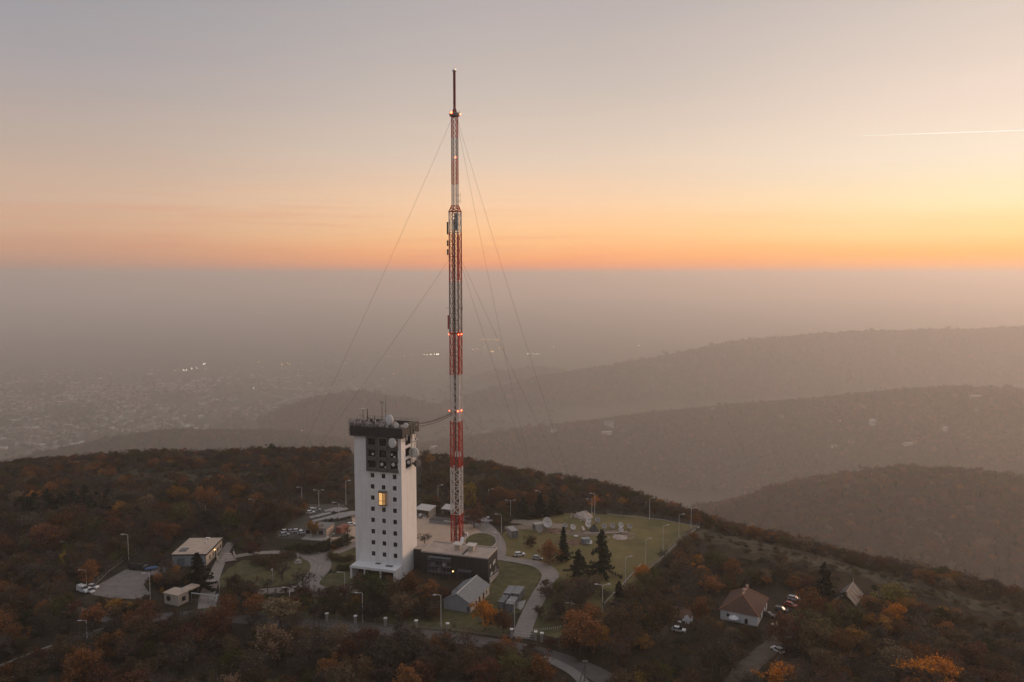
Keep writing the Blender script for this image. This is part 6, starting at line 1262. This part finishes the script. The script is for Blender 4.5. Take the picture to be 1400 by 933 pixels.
CLEAR = [[(397, 752), (417, 752), (417, 773), (397, 773)], [(176, 768), (214, 768), (214, 784), (176, 784)], [(1190, 789), (1300, 816), (1400, 842), (1400, 854), (1300, 830), (1190, 800)], [(104, 816), (104, 792), (136, 792), (136, 816)], [(480, 560), (575, 560), (572, 740), (690, 745), (690, 800), (670, 835), (606, 845), (600, 800), (560, 800), (550, 790), (484, 795)], [(122, 814), (126, 803), (172, 778), (203, 777), (203, 790), (196, 815)], [(234, 770), (238, 755), (260, 735), (304, 735), (304, 745), (282, 767)], [(222, 830), (222, 808), (262, 800), (300, 810), (298, 830), (255, 832)],
         [(384, 730), (415, 712), (425, 695), (470, 692), (470, 734), (415, 738)], [(984, 852), (984, 826), (1020, 808), (1045, 800), (1066, 818), (1064, 835), (1040, 858)], [(1048, 892), (1050, 880), (1074, 880), (1076, 895)], [(918, 868), (918, 852), (938, 852), (938, 868)], [(1136, 822), (1140, 806), (1168, 793), (1184, 812)], [(1068, 838), (1072, 814), (1095, 816), (1090, 838)],
         [(742, 900), (742, 884), (762, 884), (762, 900)], [(700, 700), (770, 703), (870, 706), (950, 719), (900, 765), (855, 800), (700, 770)], [(440, 850), (440, 838), (620, 852), (745, 862), (745, 878), (620, 866)], [(795, 934), (795, 898), (806, 898), (806, 934)], [(1010, 925), (1055, 878), (1075, 880), (1030, 925)], [(750, 900), (790, 912), (815, 935), (780, 935)]]
SPARSE = [[(110, 655), (250, 645), (380, 652), (370, 664), (180, 668), (110, 664)], [(590, 655), (690, 652), (690, 662), (590, 664)], [(380, 690), (490, 650), (490, 690), (430, 700)], [(940, 760), (960, 745), (1060, 770), (1100, 790), (1000, 800)]]
def blocked(x, y, h, w):
    for fx, fz in ((0, 0), (0, .5), (0, .9), (-.4, .55), (.4, .55)):
        px, py = PX(x + fx * w, y, h * fz)
        if fz == 0 and any(inside(px, py, P_) for P_ in NOBASE): return True
        if fz > 0 and any(inside(px, py, P_) for P_ in CLEAR): return True
    return False
KINDS = ['round'] * 6 + ['tall'] * 2 + ['bare'] * 5 + ['bush'] * 2
COLW = [('grey brown', .22), ('brown', .26), ('red brown', .1), ('rust', .15), ('olive', .1), ('pale brown', .08), ('green', .03), ('amber', .05), ('orange', .01)]
CN = [c for c, _ in COLW]; CWT = np.cumsum([w for _, w in COLW]); CWT = CWT / CWT[-1]
def pick_color(x, y, rg):
    q = .5 + .25 * math.sin(x / 33 + y / 51) + .25 * math.sin(x / 17 - y / 23 + 2); u = rg.uniform() * .75 + q * .25
    return CN[int(np.searchsorted(CWT, min(.9999, u)))] if rg.uniform() < .75 else CN[int(np.searchsorted(CWT, rg.uniform()))]
rg = np.random.default_rng(77); cand = []; cell = {}
def try_spot(px0, px1, r, a):
    pass
N = 0; tries = 0
while tries < 15000 and len(cand) < 4700:
    tries += 1
    a = math.radians(rg.uniform(-37, 37)); r = math.sqrt(rg.uniform(196 ** 2, 560 ** 2)); Re = float(np.interp(a, EA, ER))
    if r > Re + 60: continue
    x, y = r * math.sin(a), r * math.cos(a)
    h = float(np.clip(rg.normal(7.4 if r > 262 else 8.3, 2.1), 3.4, 13)); w = h * rg.uniform(.8, 1.25)
    if r > Re - 45: h = min(h, 8.5) * .66; w = min(w, 9) * .85
    key = (int(x / 5), int(y / 5)); ok = True
    for i in (-1, 0, 1):
        for j in (-1, 0, 1):
            for (qx, qy, qw) in cell.get((key[0] + i, key[1] + j), ()):
                if (qx - x) ** 2 + (qy - y) ** 2 < (.3 * (w + qw)) ** 2: ok = False; break
    if not ok: continue
    px, py = PX(x, y, 0)
    if any(inside(px, py, P_) for P_ in SPARSE):
        if rg.uniform() < .72: continue
        h *= .5; w *= .7
    if blocked(x, y, h, w):
        if rg.uniform() < .5: continue
        h *= .38; w *= .55
        if h < 1.6 or blocked(x, y, h, w): continue
    cell.setdefault(key, []).append((x, y, w)); cand.append((x, y, float(terrain(x, y)), h, w, KINDS[rg.integers(len(KINDS))], pick_color(x, y, rg)))
print('woodland candidates', len(cand), 'hand placed', NTREE)
# inside the compound: a loose scatter of small trees and bushes along the front strip and the back edge
INNER = [([(270, 838), (302, 816), (340, 808), (400, 812), (470, 822), (560, 838), (596, 850), (560, 858), (480, 852), (400, 846)], 70, 5.0), ([(735, 800), (775, 795), (830, 805), (828, 835), (770, 865), (735, 850)], 26, 4.6), ([(345, 735), (378, 705), (420, 692), (420, 705), (385, 725)], 55, 4.8), ([(236, 738), (310, 734), (370, 738), (345, 762), (315, 748), (300, 738), (250, 736)], 30, 3.6), ([(480, 690), (560, 690), (600, 693), (600, 700), (480, 698)], 26, 5), ([(640, 702), (700, 706), (760, 696), (760, 702), (690, 712), (660, 712)], 26, 4.5), ([(215, 765), (232, 775), (262, 800), (220, 812), (200, 800)], 36, 3.8), ([(124, 824), (205, 824), (225, 836), (300, 843), (150, 840)], 34, 2.6), ([(205, 752), (238, 742), (232, 772), (206, 778)], 20, 3.2), ([(262, 800), (284, 797), (279, 772), (262, 782)], 8, 2.6), ([(440, 736), (486, 716), (486, 745), (455, 752)], 10, 3.4), ([(972, 852), (986, 872), (1030, 884), (1044, 872), (1030, 862), (990, 856)], 22, 2.8), ([(985, 812), (1015, 800), (1045, 790), (1070, 796), (1090, 806), (1060, 800), (1010, 806)], 24, 3.6), ([(1058, 858), (1090, 846), (1095, 830), (1085, 845), (1066, 850)], 9, 2.2), ([(960, 850), (980, 846), (980, 862), (965, 866)], 9, 3), ([(655, 702), (690, 706), (690, 722), (668, 716)], 8, 4.0), ([(560, 812), (600, 818), (600, 850), (560, 845)], 12, 4.0)]
for poly, n, hm_ in INNER:
    xs = [p[0] for p in poly]; ys = [p[1] for p in poly]; c = 0; tr_ = 0
    while c < n and tr_ < n * 30:
        tr_ += 1; px, py = rg.uniform(min(xs), max(xs)), rg.uniform(min(ys), max(ys))
        if not inside(px, py, poly): continue
        x, y = G(px, py); h = float(np.clip(rg.normal(hm_, 1.2), 1.6, 8)); w = h * rg.uniform(.8, 1.2)
        if any(inside(*PX(x + fx * w, y, fz * h), P_) for fx, fz in ((0, .5), (0, .9), (-.4, .5), (.4, .5)) for P_ in CLEAR): continue
        cand.append((x, y, 0.0, h, w, KINDS[rg.integers(len(KINDS))], pick_color(x, y, rg))); c += 1
def size_in_view(c): return c[3] / math.hypot(c[0], c[1], CAMH)
vis = []; rest = []
for c in cand:
    px, py = PX(c[0], c[1], c[2] + c[3] * .7)
    (vis if -5 < px < 1405 and py < 935 else rest).append(c)
vis.sort(key=size_in_view, reverse=True)
NI = 296 - NTREE
WHERE = [(lambda px, py: py > 850 and px < 260, 'lower left wood'), (lambda px, py: py > 850 and px < 760, 'dark wood below the front road'), (lambda px, py: py > 700 and px >= 760 and px < 1000, 'wood left of the tiled house'), (lambda px, py: py > 700 and px >= 1000, 'wood on the right hillside'), (lambda px, py: px < 330, 'wide wood on the left'), (lambda px, py: True, 'wood round the compound')]
KN = {'round': 'round crowned', 'tall': 'upright', 'bare': 'nearly bare', 'bush': 'bushy'}
for c in vis[:NI]:
    px, py = PX(c[0], c[1], c[2]); wh = next(n for f_, n in WHERE if f_(px, py))
    plant(c[0], c[1], c[2] - .1, c[3], c[4], c[5], c[6], f'{KN[c[5]]} {c[6]} tree in the {wh}', 'tree', f'{KN[c[5]]} {c[6]} trees, {wh}', 'broadleaf_tree')
rest += vis[NI:]

def woodland(name, label, pts, protos, trunk=True, keep=True):
    """one object: loose points that carry whole trees as instances"""
    me = bpy.data.meshes.new(name); me.from_pydata([(p[0], p[1], p[2] - .1) for p in pts], [], [])
    def attr(n, t, vals, key):
        a = me.attributes.new(n, t, 'POINT'); a.data.foreach_set(key, np.asarray(vals, dtype=np.float32 if key != 'value' or t == 'FLOAT' else np.int32).ravel())
    attr('size', 'FLOAT_VECTOR', [p[3] for p in pts], 'vector'); attr('turn', 'FLOAT', [p[4] for p in pts], 'value'); attr('tint', 'FLOAT_COLOR', [(*p[5], 1) for p in pts], 'color'); attr('which', 'INT', [p[6] for p in pts], 'value')
    o = bpy.data.objects.new(name, me); col.objects.link(o); tag(o, label, 'woodland', None, 'stuff'); me.materials.append(LEAFI)
    g = bpy.data.node_groups.new(name, 'GeometryNodeTree'); g.interface.new_socket('Geometry', in_out='INPUT', socket_type='NodeSocketGeometry'); g.interface.new_socket('Geometry', in_out='OUTPUT', socket_type='NodeSocketGeometry')
    N_ = g.nodes.new; L = g.links.new; gi = N_('NodeGroupInput'); go = N_('NodeGroupOutput'); js = N_('GeometryNodeJoinGeometry')
    for (co, tk) in reversed(protos):       # join lists its links newest first
        oi = N_('GeometryNodeObjectInfo'); oi.inputs[0].default_value = co; sm = N_('GeometryNodeSetMaterial'); sm.inputs['Material'].default_value = LEAFI; L(oi.outputs['Geometry'], sm.inputs['Geometry']); src = sm.outputs[0]
        if trunk and tk:
            ti = N_('GeometryNodeObjectInfo'); ti.inputs[0].default_value = tk; jj = N_('GeometryNodeJoinGeometry'); L(src, jj.inputs[0]); L(ti.outputs['Geometry'], jj.inputs[0]); src = jj.outputs[0]
        gt = N_('GeometryNodeGeometryToInstance'); L(src, gt.inputs[0]); L(gt.outputs[0], js.inputs[0])
    ip = N_('GeometryNodeInstanceOnPoints'); L(gi.outputs[0], ip.inputs['Points']); L(js.outputs[0], ip.inputs['Instance']); ip.inputs['Pick Instance'].default_value = True
    def na(n, t):
        a = N_('GeometryNodeInputNamedAttribute'); a.data_type = t; a.inputs[0].default_value = n; return a.outputs[0]
    L(na('which', 'INT'), ip.inputs['Instance Index']); L(na('size', 'FLOAT_VECTOR'), ip.inputs['Scale'])
    cx_ = N_('ShaderNodeCombineXYZ'); L(na('turn', 'FLOAT'), cx_.inputs[2]); L(cx_.outputs[0], ip.inputs['Rotation'])
    L(ip.outputs[0], go.inputs[0]); md = o.modifiers.new('trees', 'NODES'); md.node_group = g; return o
KEYS = [('round', 0), ('round', 1), ('round', 2), ('round', 3), ('tall', 0), ('tall', 1), ('bare', 0), ('bare', 1), ('bush', 0), ('bush', 1)]
KEYS += [('fir', 0), ('pine', 0)]; KEYS = [k for k in KEYS if k in FIRST]; PRO = [FIRST[k] for k in KEYS]
def inst(c, jit=.34):
    ks = [i for i, k in enumerate(KEYS) if k[0] == c[5]] or [0]; i = ks[rg.integers(len(ks))]; w = c[4] / WBASE[KEYS[i][0]]; t = np.array(PAL[c[6]]) * LEAFK * rg.uniform(1 - jit, 1 + jit)
    return (c[0], c[1], c[2], (w, w, c[3] / 10), rg.uniform(0, 6.28), tuple(t), i)
woodland('hilltop_woodland', 'continuous autumn wood covering the hilltop behind the nearest trees', [inst(c) for c in rest], PRO)
# undergrowth fills the floor between the trees
und = []
for _ in range(9000):
    a = math.radians(rg.uniform(-37, 37)); r = math.sqrt(rg.uniform(196 ** 2, 520 ** 2)); Re = float(np.interp(a, EA, ER))
    if r > Re + 30: continue
    x, y = r * math.sin(a), r * math.cos(a); px, py = PX(x, y, 0)
    if any(inside(px, py, P_) for P_ in NOBASE): continue
    if any(inside(*PX(x, y, 1.5), P_) for P_ in CLEAR): continue
    h = rg.uniform(.8, 2.4); und.append(inst((x, y, float(terrain(x, y)), h, h * rg.uniform(1.4, 2.4), 'bush' if rg.uniform() < .6 else 'bare', ('grey brown', 'brown', 'green', 'brown')[rg.integers(4)]), .25))
for _ in range(170):
    q = rg.uniform(); px, py = np.interp(q, [0, .2, .4, .6, .8, 1], [945, 1040, 1130, 1230, 1310, 1420]), np.interp(q, [0, .2, .4, .6, .8, 1], [728, 749, 769, 797, 820, 854]); px += rg.normal(0, 9); py += rg.normal(0, 5)
    x, y, z = TG(px, py); h = rg.uniform(.4, 1.5); und.append(inst((x, y, z, h, h * rg.uniform(1.6, 2.6), 'bush', ('brown', 'grey brown', 'olive', 'pale brown')[rg.integers(4)]), .25))
woodland('undergrowth', 'brown scrub and undergrowth between the trees of the hilltop', und, PRO, False)
# far wooded hills
def hill_wood(name, label, amin, amax, rmin, rmax, n, hmean, test, cols):
    out = []; a = np.radians(rg.uniform(amin, amax, n)); r = np.sqrt(rg.uniform(rmin ** 2, rmax ** 2, n)); x = r * np.sin(a); y = r * np.cos(a); z = terrain(x, y)
    for i in range(n):
        if not test(x[i], y[i], z[i]): continue
        if any((x[i] - q[0]) ** 2 + (y[i] - q[1] + 8) ** 2 < 18 ** 2 for q in HOUSE_XY): continue
        q = .5 + .22 * float(wob_np(x[i], y[i], 26 * hmean, 2.2)); ci = int(np.clip((q * .7 + rg.uniform() * .3) * len(cols), 0, len(cols) - 1))
        if rg.uniform() < .07: h = hmean * rg.uniform(1, 1.5); out.append(inst((x[i], y[i], z[i], h, h * .55, ('fir', 'pine')[rg.integers(2)], 'dark green'))); continue
        h = max(4, hmean * math.exp(rg.normal(-.03, .26))); out.append(inst((x[i], y[i], z[i], h, h * rg.uniform(.8, 1.25), ('round', 'round', 'tall', 'bush', 'bare', 'tall')[rg.integers(6)], cols[ci if rg.uniform() < .7 else rg.integers(len(cols))])))
    print(name, len(out)); return woodland(name, label, out, PRO, False)
CB = ['rust', 'brown', 'brown', 'grey brown', 'grey brown', 'red brown', 'olive', 'rust', 'pale brown']
hill_wood('near_hill_woodland', 'autumn wood on the rounded hill at the right', 5, 36, 800, 2020, 24000, 12, lambda x, y, z: z > PLAIN + 40, CB)
hill_wood('middle_hill_woodland', 'hazy wood with scattered houses on the long middle hill', -18, 36, 2250, 4680, 60000, 13.5, lambda x, y, z: z > PLAIN + 30, CB + ['green', 'olive'])
hill_wood('left_hill_woodland', 'hazy dark wood on the low hill before the town', -36, -8, 2700, 3700, 26000, 13.5, lambda x, y, z: z > PLAIN + 25, CB + ['green', 'green'])
hill_wood('far_hill_woodland', 'hazy wood on the long far hill', -18, 36, 4600, 9000, 46000, 25, lambda x, y, z: z > PLAIN + 25, CB)
pt = []
for _ in range(15000):
    px, py = rg.uniform(-40, 760), rg.uniform(470, 626)
    if rg.uniform() > .2 + .6 * town_density(px, py): continue
    a, t_ = polar(px, py); r = (CAMH - PLAIN) / t_; x, y = r * math.sin(a) + rg.normal(0, 8), r * math.cos(a) + rg.normal(0, 8); z = float(terrain(x, y))
    if z > PLAIN + 20: continue
    h = rg.uniform(10, 20) * (1.3 if float(wob_np(x, y, 260, .7)) < -.35 else 1); pt.append(inst((x, y, z, h, h * rg.uniform(.9, 1.6), 'round', CB[rg.integers(len(CB))] if rg.uniform() < .6 else 'green')))
woodland('plain_trees', 'trees scattered among the houses of the hazy town', pt, PRO, False)
print('individual trees', NTREE)
